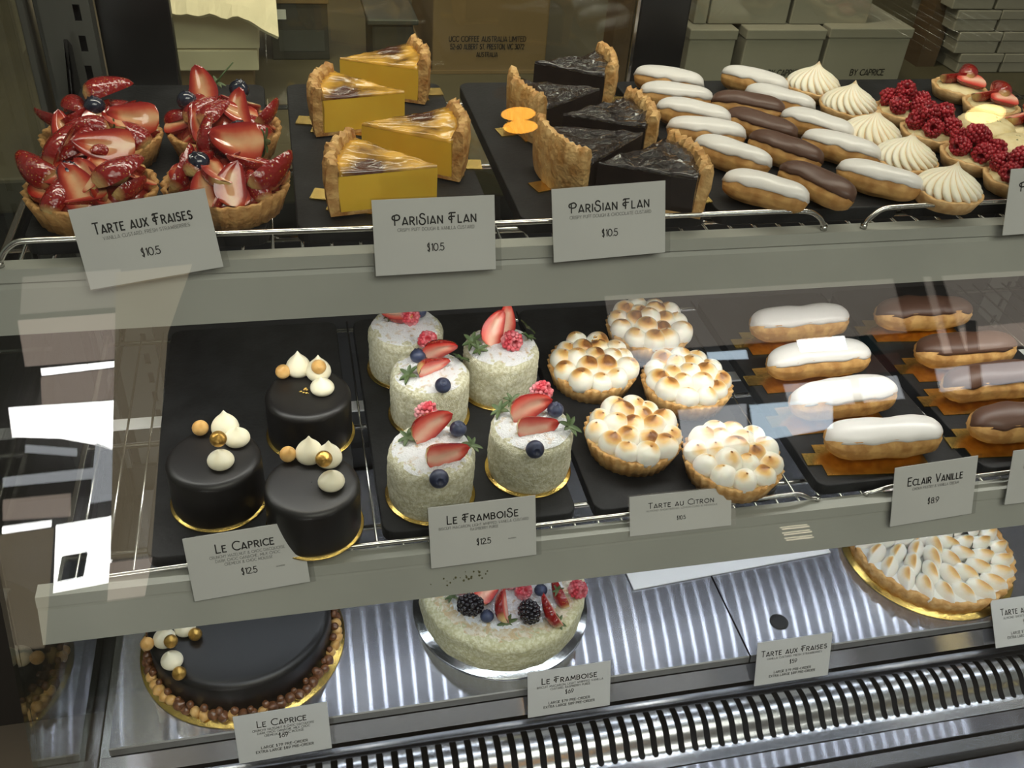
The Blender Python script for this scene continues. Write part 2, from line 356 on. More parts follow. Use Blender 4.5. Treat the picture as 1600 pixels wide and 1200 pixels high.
# ------------------------------------------------------------------ the display case
X0, X1 = -0.222, 0.98
def gy(z): return 0.573 + SL*(z-(CAMZ-0.37))         # front glass, inner face
def put(root, name, m, mats, smooth=False, bev=0, label=None, parent=None):
    """a part built in world coordinates under an unrotated thing"""
    me = m.mesh(name, mats, smooth)
    if bev: bevel_mesh(me, bev)
    me.transform(Matrix.Translation(-root.location))
    o = link(name, me, parent or root)
    if label: o['label'] = label
    return o
case = thing('display_case', 'refrigerated pastry display case with a leaning glass front and grey metal frame', 'display case', (0.38, 0.65, 0))
m = MB(); zb, zt_ = ZD-0.075, 1.72
d = Vector((0, SL, 1)).normalized(); nn = Vector((0, -1, SL)).normalized()*0.006
P = [Vector((0, gy(zb), zb)), Vector((0, gy(zt_), zt_))]
V = []
for x in (X0, X1): V += [(x, P[0].y, P[0].z), (x, P[1].y, P[1].z), (x, P[1].y+nn.y, P[1].z+nn.z), (x, P[0].y+nn.y, P[0].z+nn.z)]
m.add(V, [(0, 1, 2, 3), (7, 6, 5, 4), (0, 4, 5, 1), (1, 5, 6, 2), (2, 6, 7, 3), (3, 7, 4, 0)])
put(case, 'front_glass', m, 'front_glass', label='clear leaning front pane')
m = MB(); Pg = [(gy(zb)+0.002, zb), (gy(zt_)+0.002, zt_), (0.955, zt_), (0.955, zb)]
m.add([(X0-0.006, y, z) for y, z in Pg]+[(X0, y, z) for y, z in Pg], [(0, 1, 2, 3), (7, 6, 5, 4), (0, 4, 5, 1), (1, 5, 6, 2), (2, 6, 7, 3), (3, 7, 4, 0)])
put(case, 'end_glass', m, 'end_glass', label='green-tinted glass end panel')
m = MB(); m.box(X0-0.01, gy(zt_), zt_, X1, 0.99, zt_+0.07); m.box(X0, 0.78, 1.675, X1, 0.83, 1.70)
put(case, 'canopy', m, 'post_grey', bev=0.003)
m = MB(); m.box(X0-0.01, 0.40, 0.08, X1, 0.97, ZD-0.078); m.box(X0+0.04, 0.46, 0.0, X1, 0.93, 0.08)
put(case, 'base_cabinet', m, 'post_grey', bev=0.004)
m = MB(); m.box(X0, 0.925, ZD-0.078, X1, 0.94, ZM-0.02); m.box(X0, 0.915, ZD-0.002, X1, 0.925, ZD+0.03)
put(case, 'back_panel', m, 'dark_panel')
m = MB(); m.box(X0, gy(ZD-0.07)+0.004, ZD-0.078, X1, 0.915, ZD-0.066)
put(case, 'air_channel', m, 'plug_black', label='dark air channel under the grille')
m = MB(); sheet(m, [(0.5520, ZD-0.0105), (0.5400, ZD-0.0240)], X0+0.004, X1); m.uv = lambda c: (c.z+c.y, c.x)
put(case, 'step_riser', m, 'brushed_steel', label='brushed steel riser below the deck edge')
m = MB()
sheet(m, [(0.468, ZD-0.052), (0.467, ZD-0.0425), (0.448, ZD-0.0400)], X0+0.004, X1); sheet(m, [(0.445, ZD-0.043), (0.434, ZD-0.047), (0.432, ZD-0.060)], X0+0.004, X1)
sheet(m, [(0.427, ZD-0.054), (0.405, ZD-0.052), (0.4, ZD-0.066)], X0+0.004, X1); m.uv = lambda c: (c.y, c.x)
put(case, 'front_trim', m, 'brushed_steel', label='folded steel strips along the foot of the front glass')
for xa, sgn in ((-0.206, 1), (0.90, -1)):            # slotted uprights in the back corners
    m = MB(); y0, y1 = 0.921, 0.923
    sx0, sx1 = xa+0.028, xa+0.034
    m.box(xa, y0, ZD, sx0, y1, 1.7); m.box(sx1, y0, ZD, xa+0.042, y1, 1.7)
    z = ZD+0.004
    while z < 1.69:
        m.box(sx0, y0, z, sx1, y1, z+0.0125); z += 0.027
    m.box(xa, y1, ZD, xa+0.002, y1+0.02, 1.7); m.box(xa+0.04, y1, ZD, xa+0.042, y1+0.02, 1.7)
    up = put(case, 'upright', m, 'post_grey', label='slotted steel upright')
    m = MB(); m.box(xa+0.003, y1+0.01, ZD, xa+0.039, y1+0.012, 1.7); put(case, 'backing', m, 'plug_black', parent=up)
m = MB(); m.box(X0, 0.915, ZD, X0+0.006, 0.95, 1.72); m.box(X0+0.010, 0.93, ZD, X0+0.016, 0.95, 1.72)
put(case, 'corner_post', m, 'post_grey', bev=0.001)
m = MB(); m.box(X0, 0.40, ZD-0.066, X0+0.012, 0.92, ZD-0.02)
put(case, 'end_channel', m, 'steel', bev=0.001, label='steel channel under the end glass')

def door(name, x0, x1, y, wl, wr, label):
    t = thing(name, label, 'door', ((x0+x1)/2, y, ZM))
    for a, b, side in ((x0, x0+wl, 0), (x1-wr, x1, 1)):
        m = MB(); m.box(a, y-0.009, ZM, b, y+0.009, 1.70); put(t, 'stile', m, 'black_frame', bev=0.002)
    for a, b in ((ZM, ZM+0.06), (1.66, 1.70)):
        m = MB(); m.box(x0+wl, y-0.009, a, x1-wr, y+0.009, b); put(t, 'rail', m, 'black_frame', bev=0.002)
    m = MB(); m.box(x0+wl, y-0.002, ZM+0.06, x1-wr, y+0.002, 1.66); put(t, 'pane', m, 'door_glass')
    m = MB(); m.box(x1-wr-0.004, y-0.011, ZM+0.06, x1-wr-0.001, y-0.008, 1.66); put(t, 'edge_strip', m, 'wire_steel', label='bright metal edge strip')
    return t
door('sliding_door', -0.163, 0.412, 0.952, 0.064, 0.055, 'black framed sliding glass door behind the flans and strawberry tarts')
door('sliding_door', 0.395, 0.96, 0.973, 0.02, 0.055, 'black framed sliding glass door behind the mini eclairs and tartlets')

# ------------------------------------------------------------------ shelves
def shelf(name, label, Z, Y, depth, guards, fl, zoff):
    t = thing(name, label, 'shelf', (0.32, Y, Z))
    m = MB(); sheet(m, [(Y+0.014, Z-0.004), (Y+0.013, Z), (Y, Z), (Y-0.003, Z-0.0085), (Y-0.0012, Z-0.0095), fl[0], fl[1]], -0.212, 0.97, t=0.0012)
    put(t, 'price_rail', m, 'rail_grey', label='grey folded price rail along the front')
    n = 0; x = -0.186
    while x < 0.95:
        m = MB(); m.tube([(x, Y+0.010, Z-0.0016), (x, Y+depth, Z-0.0016)], 0.0011, 6); put(t, 'wire', m, 'wire_steel', True); x += 0.021
    for x in (-0.198, 0.95):
        m = MB(); m.box(x-0.0025, Y+0.012, Z-0.016, x+0.0025, Y+depth, Z+0.0005); put(t, 'side_bar', m, 'wire_steel', bev=0.0008)
    for fy in (0.12, 0.5, 0.97):
        m = MB(); m.tube([(-0.198, Y+depth*fy, Z-0.0052), (0.95, Y+depth*fy, Z-0.0052)], 0.0025, 8); put(t, 'cross_rod', m, 'wire_steel', True)
    for x in (-0.186, 0.92):                          # brackets hooked into the uprights
        P = [(Y+0.05, Z-0.008), (0.919, Z-0.008), (0.919, Z+0.045), (0.905, Z+0.055), (0.899, Z+0.03), (0.880, Z-0.002-0.001), (0.860, Z-0.012), (Y+0.05, Z-0.022)]
        m = MB(); n = len(P)
        m.add([(x-0.0015, y, z) for y, z in P]+[(x+0.0015, y, z) for y, z in P], [tuple(range(n)), tuple(range(2*n-1, n-1, -1))]+[(i, n+i, n+(i+1) % n, (i+1) % n) for i in range(n)])
        put(t, 'bracket', m, 'black_frame')
    return t
top_shelf = shelf('wire_shelf', 'upper wire shelf with a grey price rail, holding tarts, flans and mini eclairs', ZT, YT, 0.300, 0, ((YT-0.004, ZT-0.013), (YT-0.0150, ZT-0.0425)), 0)
mid_shelf = shelf('wire_shelf', 'lower wire shelf with a grey price rail, holding dark cakes, berry cakes and lemon tarts', ZM, YM, 0.345, 0, ((YM-0.003, ZM-0.012), (YM-0.0145, ZM-0.0375)), 0)
# crumbs and grime on the lower rail are real marks
m = MB(); rr = random.Random(3)
for k in range(26):
    px = 672+rr.random()*90; py = 912-(px-672)*0.19+rr.gauss(0, 4)
    c = onplane(px, py, Vector((0, YM-0.004, ZM-0.013)), Vector((0, -1, 0.42)))
    m.ball(c, 0.0004+rr.random()*0.0007, 6, 4)
put(mid_shelf, 'crumb_marks', m, 'mint_print', label='brown crumbs stuck to the rail')

def guard(label, pts, y, Z, pegs):
    q = [aty(px, py, y) for px, py in pts]
    for p in q: p.z = max(p.z, Z+0.0026)
    zc = sorted(p.z for p in q[3:-3] or q)[len(q[3:-3] or q)//2]
    t = thing('guard_rail', label, 'guard rail', (q[0].x, y, Z))
    # smooth the bends
    Q = [q[0]]
    for i in range(1, len(q)-1):
        a, b, c = q[i-1], q[i], q[i+1]; l = min(0.008, (a-b).length*0.45, (c-b).length*0.45)
        p0, p1 = b+(a-b).normalized()*l, b+(c-b).normalized()*l
        for k in range(5):
            u = k/4; Q.append(p0*(1-u)**2+b*2*u*(1-u)+p1*u*u)
    Q.append(q[-1])
    m = MB(); m.tube(Q, 0.0021, 10); put(t, 'rod', m, 'wire_steel', True)
    for e in pegs:
        m = MB(); m.tube([(q[e].x, y, Z+0.0003), (q[e].x, y, max(q[e].z, Z+0.004))], 0.0028, 8); put(t, 'foot', m, 'wire_steel', True)
    return t
guard('bent steel guard wire before the strawberry tarts, flans and mini eclairs', [(3, 425), (6, 392), (24, 377), (60, 375), (600, 356), (1240, 329), (1270, 331), (1284, 343), (1284, 366)], YT+0.0045, ZT, (0, 8))
guard('bent steel guard wire before the meringue and raspberry tartlets', [(1345, 367), (1354, 345), (1378, 325), (1420, 322), (1560, 315), (1700, 307), (1745, 322), (1745, 350)], YT+0.0045, ZT, (0, 7))
guard('bent steel guard wire before the dark, berry and lemon cakes', [(150, 936), (153, 912), (172, 901), (300, 882), (700, 837), (1225, 774), (1250, 771), (1266, 783), (1267, 806)], YM+0.0115, ZM, (0, 8))
guard('bent steel guard wire before the iced eclairs', [(1343, 796), (1358, 776), (1392, 759), (1480, 749), (1570, 738), (1700, 722), (1760, 732), (1762, 752)], YM+0.0115, ZM, (0, 7))

def tray(x0, x1, y0, y1, Z, label):
    P = rounded_rect(x1-x0, y1-y0, 0.011)
    me = bevel_mesh(prism(P, 0, 0.0122).mesh('tray', 'slate', False), 0.0012, 2, 50)
    for v in me.vertices:
        nv = noise.noise_vector(Vector((v.co.x*90+x0*50, v.co.y*90, v.co.z*90)))
        v.co.x += nv.x*0.0006; v.co.y += nv.y*0.0006
    o = link('slate_tray', me, None, ((x0+x1)/2, (y0+y1)/2, Z+0.0002)); return tag(o, label, 'tray', 'black slate trays')
tray(-0.182, -0.020, 0.621, 0.908, ZT, 'black slate tray under the strawberry tarts')
tray(0.000, 0.146, 0.621, 0.908, ZT, 'black slate tray under the yellow flan slices')
tray(0.166, 0.318, 0.621, 0.908, ZT, 'black slate tray under the chocolate flan slices')
tray(0.326, 0.490, 0.621, 0.908, ZT, 'black slate tray under the mini eclairs')
tray(0.499, 0.745, 0.621, 0.908, ZT, 'wide black slate tray under the tartlets')
tray(-0.133, 0.033, 0.538, 0.850, ZM, 'black slate tray under the dark glazed cakes')
tray(0.050, 0.214, 0.538, 0.850, ZM, 'black slate tray under the small berry cakes')
tray(0.230, 0.402, 0.538, 0.850, ZM, 'black slate tray under the lemon meringue tarts')
tray(0.440, 0.598, 0.538, 0.850, ZM, 'black slate tray under the white eclairs')
tray(0.610, 0.772, 0.538, 0.850, ZM, 'black slate tray under the chocolate eclairs')

# ------------------------------------------------------------------ deck, grille, lamps
for x0, x1, lab in ((X0+0.013, 0.4435, 'brushed steel deck plate under the dark cake and the berry cake'), (0.4455, X1, 'brushed steel deck plate with a round black plug, under the big meringue tart')):
    m = MB(); y = 0.905; pr = []
    pr = [(0.905-0.35*i/12, ZD) for i in range(13)]
    sheet(m, pr, x0, x1); m.uv = lambda c: (c.y+c.z, c.x)
    sheet(m, [(0.555, ZD+0.0002), (0.5535, ZD-0.0005), (0.5525, ZD-0.0085)], x0, x1, 1)
    o = link('deck_plate', m.mesh('deck_plate', ['brushed_steel', 'deck_lip'], False)); tag(o, lab, 'deck plate')
p = at(1217, 972, ZD); m = MB(); m.lathe([(0.0001, 0), (0.0105, 0), (0.0105, 0.0008), (0.0095, 0.0014), (0.0001, 0.0015)], 32)
tag(link('plug', m.mesh('plug', 'plug_black'), None, (p.x, p.y, ZD+0.0002)), 'round black plug set in the bare steel deck', 'plug')

gp = [(0.5405, -0.0325), (0.533, -0.0336), (0.527, -0.0312), (0.520, -0.0295), (0.512, -0.0296), (0.504, -0.0318), (0.498, -0.0356), (0.4925, -0.0410), (0.485, -0.0452), (0.4705, -0.0462)]
def spline(P, n=60):
    Q = []
    P = [Vector((a, b)) for a, b in P]
    for i in range(len(P)-1):
        p0, p1, p2, p3 = P[max(i-1, 0)], P[i], P[i+1], P[min(i+2, len(P)-1)]
        for k in range(n):
            t = k/n; Q.append(0.5*((2*p1)+(p2-p0)*t+(2*p0-5*p1+4*p2-p3)*t*t+(3*p1-p0-3*p2+p3)*t**3))
    Q.append(P[-1]); return Q
GQ = spline(gp); GS = [0.0]
for a, b in zip(GQ, GQ[1:]): GS.append(GS[-1]+(b-a).length)
import bisect
def gpos(x, s):
    i = min(max(bisect.bisect(GS, s)-1, 0), len(GQ)-2); u = (s-GS[i])/(GS[i+1]-GS[i]); p = GQ[i].lerp(GQ[i+1], u); return (x, p.x, ZD+p.y)
s_in, s_out = 0.0135, 0.0635; pitch = 0.0147; hw = 0.0034
m = MB(); L = GS[-1]; x = X0+0.02
cuts = [0, 0.004, 0.008, 0.0115]; K = 12
ss = [s_in+hw+(s_out-s_in-2*hw)*i/K for i in range(K+1)]
while x+pitch < X1:
    xc = x+pitch/2; in_ = []; out = []
    for s in ss: in_.append((xc-hw, s)); out.append((x, s))
    for i in range(1, 8):
        a = math.pi-math.pi*i/8; in_.append((xc+hw*math.cos(a), s_out-hw+hw*math.sin(a)))
        c, sn = math.cos(a), math.sin(a); q = max(abs(c), abs(sn)); out.append((xc+pitch/2*c/q, s_out-hw+(hw+0.002)*sn/q))
    for s in reversed(ss): in_.append((xc+hw, s)); out.append((x+pitch, s))
    for i in range(1, 8):
        a = -math.pi*i/8; in_.append((xc+hw*math.cos(a), s_in+hw+hw*math.sin(a)))
        c, sn = math.cos(a), math.sin(a); q = max(abs(c), abs(sn)); out.append((xc+pitch/2*c/q, s_in+hw+(hw+0.002)*sn/q))
    n = len(in_)
    m.add([gpos(*q) for q in in_]+[gpos(*q) for q in out], [(i, (i+1) % n, n+(i+1) % n, n+i) for i in range(n)])
    for lo, hi, k in ((0, s_in-0.002, 6), (s_out+0.002, L, 8)):
        V = [gpos(xx, lo+(hi-lo)*i/k) for i in range(k+1) for xx in (x, x+pitch)]
        m.add(V, [(2*i, 2*i+1, 2*i+3, 2*i+2) for i in range(k)])
    x += pitch
me = m.mesh('air_grille', 'grille_steel', True)
bm = bmesh.new(); bm.from_mesh(me); bmesh.ops.remove_doubles(bm, verts=bm.verts, dist=1e-5); bmesh.ops.recalc_face_normals(bm, faces=bm.faces); bm.to_mesh(me); bm.free()
o = link('air_grille', me); tag(o, 'polished steel air grille with a row of slots along the front', 'grille')
md = o.modifiers.new('thickness', 'SOLIDIFY'); md.thickness = 0.0012; md.offset = -1; o.modifiers.new('crisp_edges', 'EDGE_SPLIT').split_angle = R(40)

def led_strip(label, y, z, tilt, tape='led'):
    t = thing('led_strip', label, 'light', (0.32, y, z), (tilt, 0, 0))
    link('housing', boxmesh('led_housing', 'paper_white', -0.52, -0.008, 0, 0.62, 0.008, 0.002), t)
    m = MB(); m.add([(-0.52, -0.007, -0.0006), (0.62, -0.007, -0.0006), (0.62, 0.007, -0.0006), (-0.52, 0.007, -0.0006)], [(3, 2, 1, 0)])
    link('led_tape', m.mesh('led_tape', tape, False), t)
    return t
led_strip('opal light strip tucked under the lower price rail', YM+0.004, ZM-0.022, R(14), 'opal_tape')
led_strip('light strip with bright chips under the middle of the lower shelf', 0.745, ZM-0.022, R(-4))

# ------------------------------------------------------------------ fruit and decorations (meshes shared by their copies)
def straw_r(t): return (max(t, 0)**0.50)*(1-max(t, 0)**5*0.55)*1.06
def strawberry_mesh(name, L, W, seed, cutlift=0.0, mats=('strawberry_cut', 'strawberry_skin')):
    """half strawberry: tip at +x, cut face up (+z), round skin below"""
    rr = random.Random(seed); m = MB(); nt_, na = 16, 12; V = []; F = []; RP = []
    bend = rr.uniform(-0.12, 0.12)*W
    for i in range(nt_+1):
        t = i/nt_; r = W/2*straw_r(1-t if False else t) if t < 1 else W/2*0.30
        x = L*(1-t)-L*0.5; yb = bend*math.sin(t*math.pi)
        for k in range(na+1):
            a = math.pi+math.pi*k/na; V.append((x, yb+r*math.cos(a), 0.92*r*math.sin(a))); RP.append(max(0.0, (t-0.88)/0.12)**1.5)
    for i in range(nt_):
        for k in range(na):
            b = i*(na+1)+k; F.append((b, b+1, b+na+2, b+na+1))
    F.append(tuple(nt_*(na+1)+k for k in range(na+1)))
    m.add(V, F, 1, ripe=RP)
    V = []; F = []; RP = []; nc = 14
    for i in range(nt_+1):
        t = i/nt_; r = W/2*straw_r(t) if t < 1 else W/2*0.30
        x = L*(1-t)-L*0.5; yb = bend*math.sin(t*math.pi)
        for k in range(nc+1):
            s = -1+2*k/nc; e = max(abs(s)**1.7, 1-min(1, t*3.2)) * (1-0.45*max(0, (t-0.72)/0.28))
            core = -0.05*W*math.exp(-(s*3.0)**2)*math.sin(min(1, t*1.25)*math.pi)
            V.append((x, yb+r*s, cutlift*W*(1-s*s)+core)); RP.append(e)
    for i in range(nt_):
        for k in range(nc):
            b = i*(nc+1)+k; F.append((b, b+nc+1, b+nc+2, b+1))
    m.add(V, F, 0, ripe=RP)
    return m.mesh(name, list(mats))
SB = [strawberry_mesh('strawberry_half', 0.034, 0.027, s, 0.03) for s in range(3)]
SBF = [strawberry_mesh('strawberry_half', 0.034, 0.027, s, 0.03, ('strawberry_fresh_cut', 'strawberry_skin')) for s in range(2)]
SBS = [strawberry_mesh('strawberry_half', 0.026, 0.0165, s+9, 0.02) for s in range(3)]
def sepal_mesh(n, l, w, seed):
    rr = random.Random(seed); m = MB()
    for k in range(n):
        a = 2*math.pi*k/n+rr.uniform(-.3, .3); ln = l*rr.uniform(.75, 1.15); c, s = math.cos(a), math.sin(a); V = []; F = []
        for i in range(6):
            t = i/5; ww = w*0.5*max(0.03, (1-t)**0.75*(0.62+1.25*t)); z = ln*0.35*t*(1.4-t)
            for sx in (-1, 0, 1): V.append((c*ln*t-s*ww*sx, s*ln*t+c*ww*sx, z-(0.0007 if sx == 0 else 0)))
        for i in range(5):
            for j in range(2): F.append((i*3+j, i*3+j+1, i*3+j+4, i*3+j+3))
        o = len(V); V += [(v[0], v[1], v[2]-0.0005) for v in V]; F += [tuple(reversed([q+o for q in f])) for f in F]
        m.add(V, F)
    return m.mesh('strawberry_leaves', 'leaf')
SEP = [sepal_mesh(6, 0.0092, 0.0042, s) for s in range(3)]
def berry_mesh(name, mt, n, r, dr, squash=1.12, hollow=True, seed=1):
    m = MB(); rr = random.Random(seed)
    m.lathe([(r*0.5, -r*0.95*squash+0.0005)]+[(r*0.86*math.cos(a), r*0.86*squash*math.sin(a)) for a in [R(-70+15*i) for i in range(9)]]+([(r*0.42, r*0.80*squash), (r*0.30, r*0.15), (0.0003, -r*0.1)] if hollow else [(r*0.4, r*0.78*squash), (0.0003, r*0.86*squash)]), 16)
    for i in range(n):
        zz = 1-2*(i+0.5)/n
        if hollow and zz > 0.83: continue
        a = i*2.39996; q = math.sqrt(max(0, 1-zz*zz)); j = rr.uniform(.93, 1.05)
        m.ball((r*q*math.cos(a)*j*0.9, r*q*math.sin(a)*j*0.9, r*zz*squash*j*0.9), dr*rr.uniform(.9, 1.12), 7, 5)
    return m.mesh(name, mt)
RASP = berry_mesh('raspberry', 'raspberry', 62, 0.0082, 0.00215)
RASPD = berry_mesh('raspberry', 'raspberry_dusted', 62, 0.0085, 0.0022)
BLACKB = berry_mesh('blackberry', 'blackberry', 66, 0.0108, 0.0027, 1.3, False)
def blueb(mt):
    m = MB(); r = 0.0072
    m.lathe([(r*math.cos(R(a)), r*0.9*math.sin(R(a))) for a in range(-85, 61, 12)]+[(r*0.46, r*0.84), (r*0.40, r*0.90), (r*0.30, r*0.74), (0.0002, r*0.66)], 20, fn=lambda rr, z, t: (rr, z+(0.00045*math.cos(5*t) if 0.0026 < rr < 0.0035 and z > r*0.8 else 0)))
    return m.mesh('blueberry', mt)
BLUE, BLUEG = blueb('blueberry'), blueb('glazed_blueberry')
def kiss(r, h, seed, tipx=0):
    m = MB(); P = [(0.0002, 0), (r*0.72, 0), (r*0.95, h*0.12), (r, h*0.25), (r*0.93, h*0.40), (r*0.74, h*0.56), (r*0.48, h*0.70), (r*0.26, h*0.82), (r*0.11, h*0.93), (0.0002, h)]
    m.lathe([tuple(q) for q in spline(P, 3)], 24, capb=False, capt=False)
    for i, v in enumerate(m.v): m.v[i] = Vector((v.x+tipx*(v.z/h)**2*r, v.y, v.z))
    return m.mesh('cream_kiss', 'kiss_cream')
KISS = [kiss(0.0108, 0.0215, 1, 0.15), kiss(0.0105, 0.017, 2, -0.2), kiss(0.0112, 0.0235, 3, 0.05)]
def nutm(mt):
    m = MB(); r = 0.0066
    P = [(0.0002, -r), (r*0.55, -r*0.85), (r*0.92, -r*0.35), (r, 0.1*r), (r*0.82, 0.6*r), (r*0.42, r*1.0), (r*0.12, r*1.22), (0.0002, r*1.28)]
    m.lathe([tuple(q) for q in spline(P, 3)], 16, fn=lambda a, z, t: (a, z), capb=False, capt=False); m.rough(0.0002, 150, 2)
    return m.mesh('hazelnut', mt)
NUT, NUTD, NUTG = nutm('hazelnut'), nutm('hazelnut_dark'), nutm('gold_nut')
def eul(rx, ry, rz): return (R(rx), R(ry), R(rz))

# ------------------------------------------------------------------ big strawberry tarts
def shell_mesh(name, r0, r1, h, flutes, mt, wall=0.004, amp=0.0016, seg=144, seed=1, rgh=0.0007, floor=0.35):
    m = MB()
    P = [(0.0003, 0), (r0*0.7, 0), (r0, 0.0004), (r0+(r1-r0)*0.5, h*0.5), (r1, h*0.96), (r1-wall*0.35, h*1.02), (r1-wall, h*0.97), (r1-wall*1.25, h*floor+0.3*h*(1-floor)), (r1-wall*1.8, h*floor), (0.0003, h*floor)]
    m.lathe(P, seg, fn=lambda r, z, t: (r*1.0+(amp*math.cos(flutes*t) if r > r0*0.9 else 0)*(1.0 if r > r1-wall*0.6 else 0.45), z+(0.0006*math.sin(5*t+seed)+0.0004*math.sin(11*t) if z > h*0.7 else 0)), capb=False, capt=False)
    m.rough(rgh, 260, seed)
    return m.mesh(name, mt)
BIGSHELL = shell_mesh('tart_shell', 0.038, 0.0445, 0.021, 30, 'pastry_dark', 0.0042, 0.0013, rgh=0.0010)
m = MB(); m.lathe([(0.0003, 0.0140), (0.039, 0.0140), (0.0405, 0.0165), (0.037, 0.0215), (0.027, 0.029), (0.014, 0.036), (0.0003, 0.038)], 64, capb=False, capt=False); m.rough(0.0022, 90, 4)
BIGCUST = m.mesh('fruit_glaze', 'glaze_red')
def straw_tart(px, py, seed, label, extra):
    p = at(px, py, TT+0.018); rr = random.Random(seed)
    t = thing('strawberry_tart', label, 'tart', (p.x, p.y, TT), (0, 0, rr.uniform(0, 6)*0), 'strawberry tarts on the top shelf')
    link('tart_shell', BIGSHELL, t, rot=(0, 0, rr.uniform(0, 6))); link('fruit_glaze', BIGCUST, t)
    def sb(x, y, z, az, pitch, roll, sc=1.0, leaf=False):
        o = link('strawberry_half', rr.choice(SB), t, (x, y, z)); o.rotation_mode = 'QUATERNION'
        q = Matrix.Rotation(R(az), 3, 'Z') @ Matrix.Rotation(R(-pitch), 3, 'Y') @ Matrix.Rotation(R(roll), 3, 'X')
        o.rotation_quaternion = q.to_quaternion(); o.scale = (sc, sc*rr.uniform(.9, 1.12), sc)
        if leaf: link('strawberry_leaves', SEP[0], o, (-0.018, 0, -0.002), eul(0, -80, 0))
    n = 11
    for k in range(n):                                # outer ring: leaning on the mound, tips inwards or sideways, faces up and out
        a = 360*k/n+rr.uniform(-9, 9); rad = 0.0300+rr.uniform(-.001, .002)
        kind = rr.random(); az = a+180+rr.uniform(-35, 35) if kind < 0.6 else a+rr.choice((-80, 80))
        sb(rad*math.cos(R(a)), rad*math.sin(R(a)), 0.0265+rr.uniform(-.001, .002), az, rr.uniform(15, 40) if kind < 0.6 else rr.uniform(-8, 8), rr.choice((-25, 20, 170, 190, 10)) if kind < 0.6 else rr.choice((-50, 50, 0)), rr.uniform(.80, .95))
    for k in range(6):
        a = 360*k/6+rr.uniform(-15, 15)+30; rad = 0.0165
        sb(rad*math.cos(R(a)), rad*math.sin(R(a)), 0.0385+rr.uniform(-.001, .002), a+180+rr.uniform(-50, 50), rr.uniform(5, 30), rr.choice((-30, 25, 170, 10)), rr.uniform(.82, .98))
    for e in extra:
        if e[0] == 's':
            sb(*e[1:9])
        elif e[0] == 'b':
            link('blueberry', BLUEG, t, e[1:4], eul(rr.uniform(-60, 20), rr.uniform(-30, 30), 0)).scale = (1.12,)*3
        elif e[0] == 'stem':
            m = MB(); m.tube([(0, 0, 0), (0.006, 0.004, 0.006), (0.014, 0.010, 0.0125)], [0.0008, 0.0006, 0.0005], 6)
            link('strawberry_stem', m.mesh('strawberry_stem', 'leaf'), t, e[1:4]); link('strawberry_leaves', SEP[1], t, e[1:4], eul(20, 20, 0)).scale = (.8,)*3
    return t
straw_tart(160, 214, 11, 'glazed strawberry tart at the back left of its slate, nearest the steel upright',
    [('s', 0.010, 0.010, 0.051, 20, 10, 175, 1.12, False), ('s', -0.030, 0.000, 0.036, 160, 12, 30, 1.0, False), ('s', -0.020, -0.022, 0.034, 120, 55, 15, .9, False), ('s', 0.026, -0.006, 0.038, 200, 15, -60, 1.15, False), ('b', 0.000, -0.006, 0.045), ('s', -0.006, -0.022, 0.033, 185, 5, 150, 1.0, True)])
straw_tart(351, 203, 12, 'glazed strawberry tart at the back right, with a leafy stem and a blueberry on top',
    [('s', -0.016, 0.010, 0.050, 100, 55, -20, 1.02, False), ('stem', -0.003, 0.016, 0.051), ('s', 0.014, -0.012, 0.040, 85, 48, -12, 1.05, False), ('s', 0.033, -0.006, 0.036, 50, 20, -50, .98, False), ('b', 0.014, 0.014, 0.046), ('s', -0.018, -0.024, 0.034, 110, 55, 30, .9, False), ('b', -0.026, 0.004, 0.041)])
straw_tart(144, 296, 13, 'glazed strawberry tart at the front left, partly behind its price card',
    [('s', 0.012, 0.008, 0.049, 195, 12, -55, 1.22, False), ('s', 0.024, -0.016, 0.038, 40, 14, 165, 1.18, False), ('s', -0.006, -0.026, 0.034, 120, 40, -20, 1.05, False), ('s', -0.032, 0.000, 0.036, 140, 20, 140, 1.1, False), ('s', -0.014, 0.010, 0.046, 60, 35, 120, 1.1, False), ('b', -0.010, -0.012, 0.037)])
straw_tart(354, 288, 14, 'glazed strawberry tart at the front right, with a blueberry on its left side',
    [('s', 0.010, 0.006, 0.051, 205, 18, -58, 1.25, True), ('s', 0.032, -0.014, 0.036, 35, 22, -60, 1.25, False), ('s', 0.008, -0.030, 0.033, 75, 50, 25, .95, False), ('s', -0.010, -0.030, 0.031, 95, 40, 20, .9, False), ('b', -0.016, -0.014, 0.042), ('s', -0.030, -0.006, 0.036, 60, 35, -60, 1.15, False), ('s', -0.008, 0.016, 0.048, 80, 60, 100, 1.0, False), ('b', 0.012, 0.020, 0.050)])

